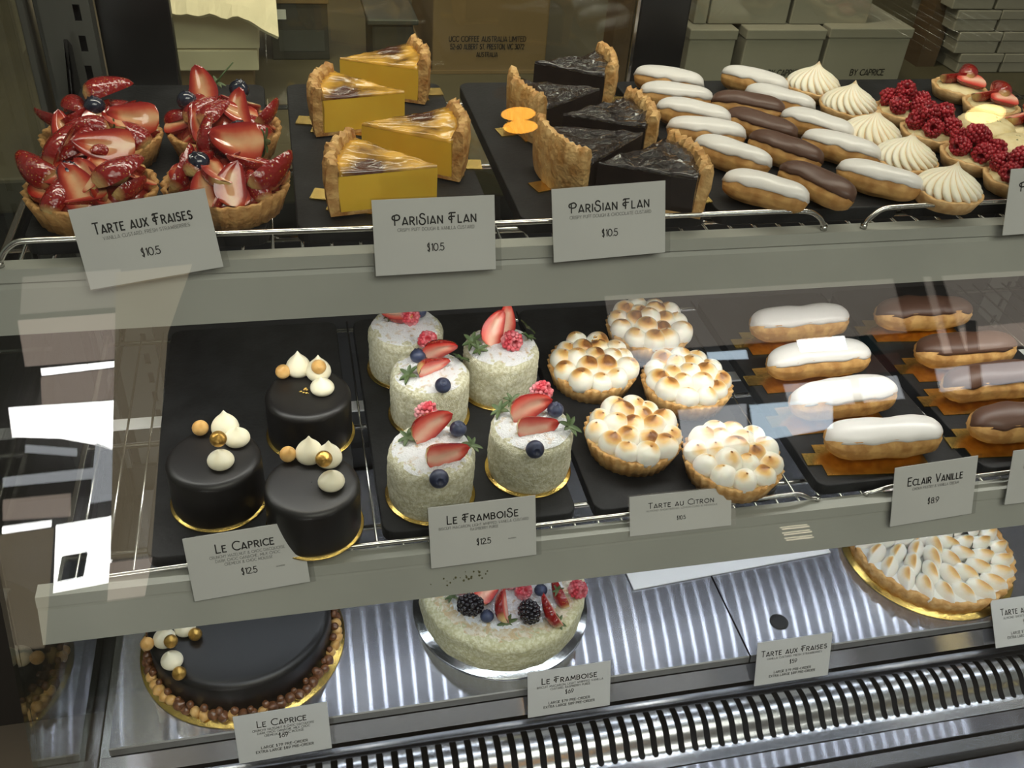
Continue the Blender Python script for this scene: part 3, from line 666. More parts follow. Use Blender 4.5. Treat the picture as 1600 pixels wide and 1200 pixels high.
# ------------------------------------------------------------------ gold boards and flan slices
def board_mesh(w, d, tab=0.012):
    P = [(-w/2, -d/2), (w/2, -d/2), (w/2, d/2), (-w/2, d/2), (-w/2, d*0.22), (-w/2-tab, d*0.22), (-w/2-tab, -d*0.16), (-w/2, -d*0.16)]
    m = prism(P, 0, 0.0011); return m.mesh('gold_board', 'gold_foil', False)
FB = board_mesh(0.088, 0.048, 0.016); EB = board_mesh(0.104, 0.042, 0.014); MB_ = None
def gold_board(me, x, y, z, rz, label, group):
    return tag(link('gold_board', me, None, (x, y, z+0.0002), (0, 0, rz)), label, 'cake board', group)
def wedge_parts(half, Rad, h, hc, seed, body_mat, skin_mat, crust_mat):
    """tip at origin, crust towards +x"""
    rr = random.Random(seed); N = 18; ri = Rad-0.0085; out = {}
    def ring(r, n=N): return [(r*math.cos(R(-half+2*half*i/n)), r*math.sin(R(-half+2*half*i/n))) for i in range(n+1)]
    A = [(0, 0)]+ring(ri)
    m = prism(A, 0.003, h-0.003); out['filling'] = sharp(m.mesh('filling', body_mat, True))
    # browned skin, sunk in the middle and climbing at the crust
    m = MB(); nr = 14; V = []; F = []
    for i in range(nr+1):
        q = i/nr
        for x, y in ring(max(ri*q, 0.0004)):
            e = abs(math.atan2(y, x))/R(half) if q > 0 else 0
            dz = 0.0014*noise.noise(Vector((x*70, y*70, seed)))+0.0012*noise.noise(Vector((x*190, y*190, seed+5)))
            V.append((x*1.005, y*1.005, h+0.0022*q**3-0.0008+dz*(1 if body_mat == 'custard' else 2.0)))
    o = N+1
    for i in range(nr):
        for k in range(N): F.append((i*o+k, (i+1)*o+k, (i+1)*o+k+1, i*o+k+1))
    B = len(V); V += [(v[0], v[1], h-0.0032) for v in V[:]]
    edge = [i*o for i in range(nr+1)]+[nr*o+k for k in range(1, N+1)]+[i*o+N for i in range(nr-1, -1, -1)]
    for a, b in zip(edge, edge[1:]): F.append((a, a+B, b+B, b))
    m.add(V, F); out['browned_top'] = m.mesh('browned_top', skin_mat)
    # crust wall with a ragged rim, and the base crust
    m = MB(); V = []; F = []; n2 = 40
    prof = [(ri-0.0006, 0.004), (ri-0.0008, hc*0.55), (ri-0.001, hc*0.86), (ri+0.0012, hc), (Rad-0.0025, hc*1.02), (Rad-0.0004, hc*0.93), (Rad+0.0004, hc*0.6), (Rad-0.0004, hc*0.25), (Rad-0.002, 0.0), (ri-0.001, 0.0)]
    for i in range(n2+1):
        a = R(-half+2*half*i/n2); w = 0.0040*noise.noise(Vector((i*0.33, seed*2.0, 0)))+0.0022*noise.noise(Vector((i*0.9, seed*4.0, 3)))
        for r, z in prof:
            k = z/hc; rj = r+0.0026*noise.noise(Vector((i*0.45, z*110, seed)))*(0.35+k)
            V.append((rj*math.cos(a), rj*math.sin(a), z+(w+0.0015*noise.noise(Vector((i*0.9, r*300, seed))))*max(0, k-0.4)*1.6))
    q = len(prof)
    for i in range(n2):
        for k in range(q): F.append((i*q+k, (i+1)*q+k, (i+1)*q+(k+1) % q, i*q+(k+1) % q))
    F.append(tuple(range(q))); F.append(tuple(n2*q+k for k in range(q-1, -1, -1)))
    m.add(V, F); bm_ = prism([(0.0005, 0)]+ring(ri+0.001), 0, 0.0032); m.add(bm_.v, bm_.f)
    out['crust'] = sharp(m.mesh('crust', crust_mat), 50)
    return out
def flan(tip, axis, half, Rad, seed, kind, label, blab, hc=0.041, boff=0.0, brot=0):
    z = TT+0.0014; a = R(axis)
    bx, by = tip[0]+math.cos(a)*Rad*0.60, tip[1]+math.sin(a)*Rad*0.60
    gold_board(FB, bx+boff, by, TT, a+math.pi+R(brot) if math.cos(a) > 0 else a+math.pi+R(brot), blab, 'gold boards under the flan slices')
    t = thing('flan_slice', label, 'flan slice', (tip[0], tip[1], z), (0, 0, a), 'vanilla flan slices' if kind == 'v' else 'chocolate flan slices')
    P = wedge_parts(half, Rad, 0.034, hc, seed, *(('custard', 'flan_skin', 'flan_crust') if kind == 'v' else ('choc_custard', 'choc_skin', 'flan_crust_pale')))
    for k, me in P.items(): link(k, me, t)
    return t
FB = board_mesh(0.060, 0.046, 0.016)
flan((0.0496, 0.880), 2, 25, 0.083, 1, 'v', 'yellow flan slice at the very back of its slate, crust to the right', 'gold board under the rearmost yellow flan slice')
flan((0.099, 0.796), 167, 25, 0.081, 2, 'v', 'yellow flan slice second from the back, crust to the left, darkly browned top', 'gold board under the second yellow flan slice from the back')
flan((0.056, 0.728), -5, 25, 0.086, 3, 'v', 'yellow flan slice third from the back, glossy top, crust to the right', 'gold board under the third yellow flan slice from the back')
flan((0.105, 0.648), 164, 25, 0.083, 4, 'v', 'yellow flan slice at the front behind its price card, crust to the left', 'gold board under the front yellow flan slice')
flan((0.231, 0.868), -8, 26, 0.079, 5, 'c', 'chocolate flan slice at the very back, crust to the right', 'gold board under the rearmost chocolate flan slice', 0.043)
flan((0.275, 0.798), 190, 26, 0.083, 6, 'c', 'chocolate flan slice at the back left with tall ragged pale crust', 'gold board under the ragged-crusted chocolate flan slice', 0.044)
flan((0.226, 0.742), 0, 26, 0.080, 7, 'c', 'glossy chocolate flan slice in the middle, crust to the right beside the eclairs', 'gold board under the middle right chocolate flan slice', 0.042)
flan((0.283, 0.699), 196, 26, 0.090, 8, 'c', 'glossy chocolate flan slice with its pale crust wall facing front left', 'gold board under the front left chocolate flan slice', 0.044)
flan((0.229, 0.646), 1, 27, 0.086, 9, 'c', 'glossy chocolate flan slice at the front, half hidden by its price card', 'gold board under the front chocolate flan slice', 0.041)

# ------------------------------------------------------------------ eclairs
def eclair_meshes(L, W, H, seed, icing):
    """choux body along x, iced along its upper side"""
    def surf(i, k, ni, nk, grow, lo, hi, zc):
        u = -1+2*i/ni; uu = math.copysign(abs(u)**0.9, u); x = L/2*uu
        r = (1-abs(uu)**4.2)**0.5 if abs(uu) < 1 else 0.0
        a = lo+(hi-lo)*k/nk
        n = noise.noise(Vector((x*55, math.cos(a)*0.8, math.sin(a)*0.8+seed*3.7)))
        w = W/2*r*(1+0.10*n+0.05*math.sin(uu*3+seed))+grow; h = H/2*r*(1+0.08*n)+grow
        rib = (0.020*W*math.sin(a*11)+0.016*W*noise.noise(Vector((x*160, math.cos(a)*5, math.sin(a)*5+seed)))) if grow == 0 else 0
        bow = 0.05*L*(uu*uu)*((seed % 3)-1)*0.5
        return (x*(1+grow/L*2), bow+(w+rib)*math.cos(a), zc+(h+rib)*math.sin(a))
    zc = H/2; b = MB(); ni, nk = 26, 28
    V = [surf(i, k, ni, nk, 0, 0, 2*math.pi, zc) for i in range(ni+1) for k in range(nk)]
    V = [(x, y, max(z, 0.0006+0.0006*abs(y)/W)) for x, y, z in V]
    b.add(V, [(i*nk+k, (i+1)*nk+k, (i+1)*nk+(k+1) % nk, i*nk+(k+1) % nk) for i in range(ni) for k in range(nk)])
    c = MB(); ci, ck = 26, 16; V = []
    for layer in (0.0016, -0.0012):
        for i in range(ci+1):
            u = -1+2*i/ci; drip = 0.16*noise.noise(Vector((i*0.28, seed*5, 0)))
            lo, hi = R(30)+drip, math.pi-R(30)+0.16*noise.noise(Vector((i*0.28, seed*5+3, 0)))
            for k in range(ck+1):
                f = min(k, ck-k)/2.0; g = layer*min(1, 0.25+f*0.6) if layer > 0 else layer
                x, y, z = surf(i, k, ci, ck, g, lo, hi, zc); V.append((x*0.975, y, z))
    n = (ci+1)*(ck+1); F = []
    for i in range(ci):
        for k in range(ck):
            q = i*(ck+1)+k; F.append((q, q+ck+1, q+ck+2, q+1)); F.append((n+q, n+q+1, n+q+ck+2, n+q+ck+1))
    ed = [i*(ck+1) for i in range(ci+1)]+[ci*(ck+1)+k for k in range(1, ck+1)]+[i*(ck+1)+ck for i in range(ci-1, -1, -1)]+[k for k in range(ck-1, 0, -1)]
    for a, b_ in zip(ed, ed[1:]+ed[:1]): F.append((a, n+a, n+b_, b_))
    c.add(V, F)
    return b.mesh('choux', 'choux'), c.mesh('icing', icing)
ecl = {}
for kind, ic in (('w', 'white_icing'), ('k', 'choc_icing')):
    for s in range(3):
        ecl[kind+str(s)] = eclair_meshes(0.070, 0.0270, 0.0250, s+1+(5 if kind == 'k' else 0), ic)
        ecl[kind.upper()+str(s)] = eclair_meshes(0.118, 0.040, 0.036, s+11+(5 if kind == 'k' else 0), ic)
ecl_root = {}
def eclair(key, p, rz, rx, label, group, name='mini_eclair'):
    if key not in ecl_root:
        t = thing(name, label, 'eclair', p, (rx, 0, rz), group); b, i = ecl[key]
        link('choux', b, t); link('icing', i, t); ecl_root[key] = t
    else: t = clone(ecl_root[key], label, p, (rx, 0, rz), group)
    return t
ORD = ['rearmost', 'second from the back', 'third from the back', 'fourth from the back', 'fifth from the back', 'frontmost']
cols = [('w', 'white-iced mini eclair in the column beside the chocolate flans', [((997, 118), (1093, 135)), ((1003, 145), (1110, 158)), ((1030, 168), (1138, 190)), ((1047, 200), (1160, 215)), ((1085, 225), (1203, 262)), ((1132, 280), (1262, 315))]),
        ('k', 'chocolate-iced mini eclair in the middle column', [((1115, 158), (1222, 175)), ((1135, 182), (1243, 215)), ((1165, 215), (1288, 258)), ((1212, 260), (1345, 318))]),
        ('w', 'white-iced mini eclair in the column beside the meringue tartlets', [((1126, 115), (1232, 142)), ((1165, 145), (1270, 172)), ((1220, 180), (1335, 215)), ((1250, 215), (1378, 250)), ((1298, 262), (1450, 300))])]
for ci, (k, lab, L) in enumerate(cols):
    for i, (a, b) in enumerate(L):
        A, B = at(*a, TT+0.014), at(*b, TT+0.014); c = (A+B)/2; d = B-A
        o = ORD[i] if i < len(L)-1 else 'frontmost'
        eclair(k+str(i % 3), (c.x, c.y, TT+0.0004), math.atan2(d.y, d.x), R(0), '%s, %s' % (lab, o), 'mini eclairs on the top shelf')
mid_e = [('W', 'large white-iced eclair on a gold board on the lower shelf', [((1172, 515), (1326, 500)), ((1198, 572), (1352, 555)), ((1228, 636), (1402, 612)), ((1290, 694), (1470, 680))], 'white'),
         ('K', 'large chocolate-iced eclair on a gold board on the lower shelf', [((1373, 495), (1509, 488)), ((1437, 555), (1580, 545)), ((1470, 605), (1625, 590)), ((1523, 668), (1672, 655))], 'chocolate')]
O4 = ['rearmost', 'second from the back', 'third from the back', 'frontmost']
for k, lab, L, cn in mid_e:
    for i, (a, b) in enumerate(L):
        A, B = at(*a, TM+0.018), at(*b, TM+0.018); c = (A+B)/2; d = B-A; rz = math.atan2(d.y, d.x)
        gold_board(EB, c.x-0.010, c.y-0.006, TM, rz+R(-4), 'gold board under the %s large %s eclair' % (O4[i], cn), 'gold boards under the large eclairs')
        eclair(k+str(i % 3), (c.x, c.y, TM+0.0015), rz, 0, '%s, %s' % (lab, O4[i]), 'large eclairs on the lower shelf', 'eclair')

# ------------------------------------------------------------------ tartlets on the right of the top shelf
SMALL = shell_mesh('tartlet_shell', 0.0235, 0.0285, 0.0125, 1, 'dough_ring', 0.0050, 0.0, seg=72, rgh=0.0004, floor=0.6)
def swirl(seed):
    rr = random.Random(seed); m = MB(); r, h = 0.0250, 0.0245; nf = 19
    P = [(0.0003, 0), (r*0.88, 0), (r, h*0.10), (r*1.0, h*0.24), (r*0.88, h*0.40), (r*0.66, h*0.57), (r*0.40, h*0.72), (r*0.17, h*0.88), (r*0.05, h*1.03), (0.0003, h*1.10)]
    P = [tuple(q) for q in spline(P, 4)]; tw = rr.uniform(.5, .9)
    def fn(rad, z, t):
        f = abs(math.cos((t*nf+tw*nf*0.55*(z/h)*2.2)/2)); k = min(1, rad/(0.5*r))
        return (rad*(1+0.20*(f**0.6-0.7)*k), z)
    def toast(rad, z, t):
        f = abs(math.cos((t*nf+tw*nf*0.55*(z/h)*2.2)/2)); side = 0.5+0.5*math.cos(t-0.6)
        return 0.22+0.52*min(1, max(0, 0.52-f)*2.6)+0.22*side*f+(0.3 if z > h*0.99 else 0)
    m.lathe(P, 190, fn=fn, toast=toast, capb=False, capt=False)
    return m.mesh('meringue_swirl', 'toasted_light')
SW = [swirl(1), swirl(2)]
PM = [(1280, 97), (1337, 127), (1373, 172), (1428, 208), (1497, 254)]
O5 = ['rearmost', 'second from the back', 'third from the back', 'fourth from the back', 'frontmost']
for i, q in enumerate(PM):
    p = at(*q, TT+0.0360)
    t = thing('meringue_tartlet', 'small tartlet with a ribbed toasted meringue peak, %s of its row' % O5[i], 'tartlet', (p.x, p.y, TT+0.0003), (0, 0, i*1.1), 'meringue tartlets on the top shelf')
    link('tartlet_shell', SMALL, t); link('meringue_swirl', SW[i % 2], t, (0, 0, 0.0098), eul(0, 0, i*40))
PR = [(1412, 170), (1455, 203), (1520, 240), (1590, 276)]
for i, q in enumerate(PR):
    p = at(*q, TT+0.013); rr = random.Random(40+i)
    t = thing('raspberry_tartlet', 'small tartlet heaped with red raspberries, %s of its row' % ['rearmost', 'second from the back', 'third from the back', 'frontmost'][i], 'tartlet', (p.x, p.y, TT+0.0003), (0, 0, 0), 'raspberry tartlets on the top shelf')
    link('tartlet_shell', SMALL, t)
    m = MB(); m.lathe([(0.0003, 0.007), (0.0235, 0.007), (0.023, 0.012), (0.012, 0.0150), (0.0003, 0.016)], 32, capb=False, capt=False); link('custard', m.mesh('custard', 'pale_cream'), t)
    for k in range(5):
        a = R(72*k+20*i); link('raspberry', RASP, t, (0.0165*math.cos(a), 0.0165*math.sin(a), 0.0205), eul(rr.uniform(20, 110), 0, math.degrees(a)+90+rr.uniform(-40, 40)))
    for k in range(2): link('raspberry', RASP, t, (rr.uniform(-.006, .006)+(-0.006 if k else 0.006), rr.uniform(-.003, .005), 0.0285+0.003*k), eul(rr.uniform(-40, 40), rr.uniform(-40, 40), 0))
PS = [(1500, 132, 'rearmost at the right end'), (1550, 160, 'second at the right end, behind the cream tartlets'), (1604, 196, 'frontmost, cut off by the right edge of the picture')]
for i, (x, y, w) in enumerate(PS):
    p = at(x, y, TT+0.014); rr = random.Random(60+i)
    t = thing('strawberry_tartlet', 'small tartlet with strawberry halves, %s' % w, 'tartlet', (p.x, p.y, TT+0.0003), (0, 0, 0), 'strawberry tartlets on the top shelf')
    link('tartlet_shell', SMALL, t)
    m = MB(); m.lathe([(0.0003, 0.007), (0.0235, 0.007), (0.023, 0.012), (0.012, 0.0150), (0.0003, 0.016)], 32, capb=False, capt=False); link('custard', m.mesh('custard', 'pale_cream'), t)
    for k, (dx, dy, dz, az, pt, ro) in enumerate([(-0.005, 0.004, 0.0235, -15, 10, -25), (0.004, -0.009, 0.0215, 170, 5, -20), (0.010, 0.010, 0.022, 60, 10, 150)]):
        o = link('strawberry_half', SBF[k % 2], t, (dx, dy, dz)); o.rotation_mode = 'QUATERNION'; o.scale = (.95, .95, .95)
        o.rotation_quaternion = (Matrix.Rotation(R(az+12*i), 3, 'Z') @ Matrix.Rotation(R(-pt), 3, 'Y') @ Matrix.Rotation(R(ro), 3, 'X')).to_quaternion()
for i, (x, y, w) in enumerate([(1541, 194, 'rearmost, lit pale yellow'), (1600, 228, 'in front of the other one')]):
    p = at(x, y, TT+0.018)
    t = thing('cream_tartlet', 'tartlet of pale cream with a green flecked top, %s' % w, 'tartlet', (p.x, p.y, TT+0.0003), (0, 0, 0.4*i), 'cream tartlets on the top shelf')
    link('tartlet_shell', SMALL, t)
    m = MB(); m.lathe([(0.0003, 0.006), (0.0245, 0.006), (0.0262, 0.013), (0.0255, 0.0185), (0.020, 0.022), (0.012, 0.0235), (0.0003, 0.024)], 48, fn=lambda r, z, t: (r*(1+0.03*math.cos(16*t)), z), capb=False, capt=False); m.rough(0.0006, 90, i)
    link('cream', m.mesh('cream', 'pale_cream'), t)
    for k in range(5): link('green_fleck', SEP[k % 3], t, (0.011*math.cos(k*1.3), 0.011*math.sin(k*1.3), 0.0228), eul(10, 15, k*70)).scale = (0.35, 0.35, 0.3)

# ------------------------------------------------------------------ lower shelf: dark glazed cakes
def cyl_cake(r, h, rnd, seg=96, dome=0.0):
    m = MB(); P = [(0.0003, 0), (r*0.985, 0), (r, 0.002), (r, h-rnd)]
    for i in range(1, 7):
        a = R(90*i/6); P.append((r-rnd+rnd*math.cos(a), h-rnd+rnd*math.sin(a)))
    for k in (0.7, 0.4, 0.15): P.append((r*k, h+dome*(1-k)))
    P.append((0.0003, h+dome)); m.lathe(P, seg, capb=False, capt=False); return m
GLZ = cyl_cake(0.0372, 0.046, 0.006).mesh('glaze', 'glaze_black')
def round_board(name, r, mt, x, y, z, label, group=None):
    m = MB(); m.lathe([(0.0003, 0), (r-0.0006, 0), (r, 0.0008), (r-0.0006, 0.0016), (0.0003, 0.0016)], 96, capb=False, capt=False)
    return tag(link(name, m.mesh(name, mt), None, (x, y, z+0.0002)), label, 'cake board', group)
def deco(t, kind, me, px, py, z, rot=(0, 0, 0), sc=1.0):
    p = at(px, py, t.location.z+z); return link(kind, me, t, (p.x-t.location.x, p.y-t.location.y, z), rot) if sc == 1 else scaled(link(kind, me, t, (p.x-t.location.x, p.y-t.location.y, z), rot), sc)
def scaled(o, s): o.scale = (s, s, s); return o
m = MB(); rr = random.Random(5)
for k in range(7): m.ball((rr.uniform(-.003, .003), rr.uniform(-.004, .004), 0.0008), 0.0014, 5, 4, (1, .7, .5))
LEAF = m.mesh('gold_leaf', 'gold_leaf', False)
def caprice(px, py, label, items):
    p = at(px, py, TM+0.048)
    round_board('gold_board', 0.0395, 'gold_foil', p.x, p.y, TM, 'round gold board under the ' + label.split(',')[0], 'round gold boards on the lower shelf')
    t = thing('chocolate_cake', label, 'cake', (p.x, p.y, TM+0.0018), (0, 0, 0), 'small dark glazed cakes'); link('glaze', GLZ, t)
    for it in items:
        k = it[0]
        if k == 'k': deco(t, 'cream_kiss', KISS[it[3]], it[1], it[2], 0.046, it[5] if len(it) > 5 else (0, 0, it[4]))
        elif k in 'ngd': deco(t, 'hazelnut', {'n': NUT, 'g': NUTG}[k], it[1], it[2], it[3], it[4] if len(it) > 4 else eul(20, 10, 0))
        elif k == 'l': deco(t, 'gold_leaf', LEAF, it[1], it[2], 0.0462)
    return t
caprice(333, 712, 'small dark glazed cake at the left, three ivory cream kisses and two golden hazelnuts', [('n', 313, 669, 0.052), ('k', 353, 676, 2, 0.4), ('k', 371, 690, 1, 2.0), ('k', 346, 725, 1, 1.0), ('g', 341, 686, 0.066)])
caprice(481, 612, 'small dark glazed cake at the back, with a fleck of gold leaf', [('n', 442, 581, 0.052), ('k', 467, 582, 2, 1.2), ('k', 498, 588, 2, 0.2), ('k', 504, 611, 1, 1.0), ('n', 498, 573, 0.061, eul(60, 0, 0)), ('l', 475, 612)])
caprice(487, 753, 'small dark glazed cake at the front right of its slate, beside the berry cakes', [('n', 450, 710, 0.052), ('k', 484, 716, 2, 0.5), ('k', 514, 722, 0, 1.2), ('k', 518, 758, 1, 2.2), ('g', 506, 717, 0.066, eul(50, 20, 0))])

# ------------------------------------------------------------------ lower shelf: small berry cakes
def crumb_cake(r, h, seg, seed, mt_side):
    m = cyl_cake(r, h, 0.008, seg, 0.001)
    # more rings on the side so that the crumbs can stand out
    s = MB(); P = [(0.0003, 0), (r*0.96, 0)]+[(r*(0.975+0.025*min(1, i/5)), h*(0.03+0.78*i/16)) for i in range(17)]
    for i in range(1, 9):
        a = R(90*i/8); P.append((r-0.009+0.009*math.cos(a), h-0.009+0.009*math.sin(a)))
    P += [(r*k, h) for k in (0.62, 0.5, 0.38, 0.26, 0.13)]+[(0.0003, h)]
    s.lathe(P, seg, capb=False, capt=False)
    for i, v in enumerate(s.v):
        if v.z > 0.001:
            nv = noise.noise_vector(v*330+Vector((seed*5, 0, 0)))*0.0008+noise.noise_vector(v*70+Vector((seed*9, 0, 0)))*0.0012; s.v[i] = v+nv
    return s
def sugar_disc(r, z, seed, amp):
    m = MB(); nr, seg = 14, 72; V = []; F = []
    for i in range(nr+1):
        for k in range(seg):
            t = 2*math.pi*k/seg; q = i/nr; rr_ = r*q*(1+0.07*noise.noise(Vector((math.cos(t)*2, math.sin(t)*2, seed))))
            x, y = rr_*math.cos(t), rr_*math.sin(t); n = noise.noise(Vector((x*260, y*260, seed)))+0.6*noise.noise(Vector((x*600, y*600, seed)))
            V.append((x, y, z+amp*0.8*n*(1-q**6)+amp*1.2*(1-q**5)-0.0014*q**6))
    for i in range(nr):
        for k in range(seg): F.append((i*seg+k, (i+1)*seg+k, (i+1)*seg+(k+1) % seg, i*seg+(k+1) % seg))
    m.add(V, F); return m
SPG = [crumb_cake(0.0362, 0.050, 110, s, 'coconut').mesh('sponge', 'coconut') for s in (1, 2)]
SUG = [sugar_disc(0.0325, 0.0500, s, 0.0013).mesh('icing_sugar', 'sugar_top') for s in (1, 2)]
def berry_cake(px, py, label, items, idx):
    p = at(px, py, TM+0.052)
    round_board('gold_board', 0.0385, 'gold_foil', p.x, p.y, TM, 'round gold board under the ' + label.split(',')[0], 'round gold boards on the lower shelf')
    t = thing('berry_cake', label, 'cake', (p.x, p.y, TM+0.0018), (0, 0, 0), 'small white berry cakes')
    link('sponge', SPG[idx % 2], t, rot=(0, 0, idx)); link('icing_sugar', SUG[idx % 2], t, rot=(0, 0, idx*1.3))
    for it in items: fruit(t, it, 0.0515)
    return t
def fruit(t, it, zt):
    k, px, py = it[:3]; dz = it[3] if len(it) > 3 else 0.006; rot = eul(*it[4]) if len(it) > 4 else (0, 0, 0); sc = it[5] if len(it) > 5 else 1.0
    me, nm = {'s': (SBF[0], 'strawberry_half'), 'S': (SBF[1], 'strawberry_half'), 'q': (SBS[0], 'strawberry_half'), 'r': (RASPD, 'raspberry'), 'R': (RASP, 'raspberry'), 'b': (BLUE, 'blueberry'), 'B': (BLACKB, 'blackberry'), 'l': (SEP[0], 'strawberry_leaves'), 'm': (SEP[1], 'strawberry_leaves')}[k]
    return deco(t, nm, me, px, py, zt+dz, rot, sc)
# (kind, pixel, height above the top, rotation, size)
berry_cake(634, 508, 'small white berry cake at the back left, its top hidden behind the upper rail', [('r', 641, 494, 0.008, (60, 0, 20)), ('s', 620, 488, 0.007, (0, 10, 150)), ('l', 612, 496, 0.003), ('b', 655, 486, 0.007)], 0)
berry_cake(672, 578, 'small white berry cake with two blueberries and crossed strawberry halves, second from the back', [('r', 668, 532, 0.007, (40, 0, 0)), ('s', 690, 548, 0.014, (110, -30, -22)), ('S', 680, 572, 0.008, (105, 4, 28)), ('b', 653, 556, 0.006, (-50, 0, 0)), ('b', 692, 602, 0.005, (30, 0, 0)), ('l', 638, 585, 0.003, (20, -30, 0), 1.2), ('m', 720, 560, 0.003, (0, 30, 30))], 1)
berry_cake(784, 538, 'small white berry cake at the back right, strawberry halves leaning over one raspberry', [('s', 776, 512, 0.012, (45, -40, 55), 1.1), ('S', 790, 497, 0.010, (40, -30, 70), 1.05), ('r', 800, 533, 0.007, (75, 0, 10), 1.1), ('l', 738, 533, 0.003, (20, -20, 0), 1.3), ('m', 748, 545, 0.003, (30, 0, 40), 1.1), ('l', 824, 511, 0.006, (0, 50, 20), 1.1), ('m', 826, 527, 0.002, (20, 20, 60))], 2)
berry_cake(674, 700, 'small white berry cake at the front left, just behind its price card', [('r', 667, 645, 0.007, (10, 60, 0), 1.05), ('s', 678, 667, 0.010, (75, -18, 25), 1.15), ('b', 716, 670, 0.007), ('S', 701, 708, 0.008, (78, 0, 14), 1.1), ('b', 686, 748, 0.0035, (70, 0, 0), 1.08), ('l', 637, 683, 0.003, (20, -20, 0), 1.1), ('m', 737, 695, 0.003, (20, 20, 0))], 3)
berry_cake(832, 662, 'small white berry cake at the front right, beside the lemon tarts', [('r', 846, 612, 0.008, (20, 50, 0), 1.05), ('s', 832, 638, 0.009, (72, -12, 14), 1.15), ('b', 868, 640, 0.006), ('S', 842, 666, 0.006, (75, 0, 6), 1.1), ('b', 836, 702, 0.0035, (70, 0, 0), 1.08), ('l', 781, 640, 0.002, (10, -30, 0), 1.2), ('m', 800, 625, 0.002, (20, -10, 50)), ('m', 890, 665, 0.003, (30, 30, 0), 1.3)], 4)

# ------------------------------------------------------------------ lower shelf: lemon meringue tarts
LSH = shell_mesh('tart_shell', 0.0385, 0.0446, 0.0205, 34, 'pastry', 0.0045, 0.0014, rgh=0.0005, floor=0.75)
def dollop(r, h, seed, bias):
    m = MB(); rr = random.Random(seed)
    P = [(0.0003, 0), (r*0.80, 0), (r*0.98, h*0.18), (r, h*0.38), (r*0.90, h*0.62), (r*0.68, h*0.81), (r*0.36, h*0.92), (r*0.12, h*0.975), (0.0003, h*1.03)]
    def toast(rad, z, t):
        s = 0.5+0.5*math.cos(t-rr_a)
        return min(1.0, max(0, (z/h-0.30)*1.15)*(0.55+0.6*s)*bias+(0.35 if z > h*0.99 else 0))
    rr_a = rr.uniform(0, 6); lx, ly = rr.uniform(-.12, .12), rr.uniform(-.12, .12)
    m.lathe([tuple(q) for q in spline(P, 3)], 24, toast=toast, capb=False, capt=False)
    for i, v in enumerate(m.v):
        k = (v.z/h)**2; nv = noise.noise_vector(v*130+Vector((seed*3, 0, 0))); m.v[i] = Vector((v.x+lx*k*r, v.y+ly*k*r, v.z))+nv*0.0004
    return m.mesh('meringue_dollop', 'toasted')
DOL = [dollop(0.0116, 0.0178, s, b) for s, b in ((1, 1.05), (2, 1.5), (3, 1.3), (4, 1.7), (5, 0.85))]
def lemon_tart(px, py, seed, label, cover, pale=False, leaf=False):
    p = at(px, py, TM+0.022); rr = random.Random(seed)
    t = thing('lemon_tart', label, 'tart', (p.x, p.y, TM+0.0003), (0, 0, 0), 'lemon meringue tarts on the lower shelf'); link('tart_shell', LSH, t, rot=(0, 0, seed))
    m = MB(); m.lathe([(0.0003, 0.014), (0.0405, 0.014), (0.0405, 0.0185), (0.0003, 0.019)], 32, capb=False, capt=False); link('lemon_curd', m.mesh('lemon_curd', 'pale_cream'), t)
    pos = [(0, 0, 0.0215)]
    for n, rad, z, o in ((6, 0.0175, 0.0195, 0), (11, 0.0325, 0.0165, 0.2)):
        for k in range(n): a = 2*math.pi*k/n+o+seed; pos.append((rad*math.cos(a), rad*math.sin(a), z))
    for x, y, z in pos:
        d = DOL[rr.choice((0, 1, 2, 3) if not pale else (0, 4, 2, 0))] if math.hypot(x, y) < 0.03 else DOL[rr.choice((0, 4, 2, 0) if not pale else (4, 4, 0, 2))]
        o = link('meringue_dollop', d, t, (x+rr.uniform(-.001, .001), y+rr.uniform(-.001, .001), z), eul(math.degrees(-y*7), math.degrees(x*7), rr.uniform(0, 360)))
        s = rr.uniform(.92, 1.1); o.scale = (s, s, s*rr.uniform(.92, 1.12))
    if leaf: link('gold_leaf', LEAF, t, (0.002, 0.012, 0.0415), eul(20, 0, 30)).scale = (1.2, .7, 1)
    return t
lemon_tart(927, 567, 1, 'lemon meringue tart at the back left, with a fleck of gold leaf', 0, False, True)
lemon_tart(1014, 508, 2, 'lemon meringue tart at the very back, cut off by the upper rail, evenly browned', 0)
lemon_tart(1074, 592, 3, 'lemon meringue tart in the middle right, catching a bright reflection', 0, True)
lemon_tart(990, 673, 4, 'lemon meringue tart at the front left, deeply toasted', 0)
lemon_tart(1146, 712, 5, 'pale lemon meringue tart at the front right, behind its price card', 0, True)

# ------------------------------------------------------------------ deck: three large cakes
bc = Vector((-0.086, 0.660, ZD+0.0002))
round_board('gold_board', 0.104, 'gold_foil', bc.x, bc.y, ZD, 'large gold board under the large dark glazed cake')
t = thing('chocolate_cake', 'large dark glazed cake on the steel deck, ringed with hazelnuts', 'cake', (bc.x, bc.y, ZD+0.0018))
link('glaze', cyl_cake(0.0905, 0.046, 0.008, 128).mesh('glaze', 'glaze_black'), t)
rr = random.Random(21)
for k in range(64):
    a = 2*math.pi*k/64; rad = 0.0955+rr.uniform(-.001, .0015)
    o = link('hazelnut', NUTD if rr.random() < 0.62 else NUT, t, (rad*math.cos(a), rad*math.sin(a), 0.0058+rr.uniform(0, .0035)), (rr.uniform(0, 3), rr.uniform(0, 3), 0)); s = rr.uniform(.7, .95); o.scale = (s, s, s)
for k in range(40):
    a = 2*math.pi*(k+.5)/40; rad = 0.0935
    o = link('hazelnut', NUTD, t, (rad*math.cos(a), rad*math.sin(a), 0.0125+rr.uniform(0, .003)), (rr.uniform(0, 3), rr.uniform(0, 3), 0)); s = rr.uniform(.45, .7); o.scale = (s, s, s)
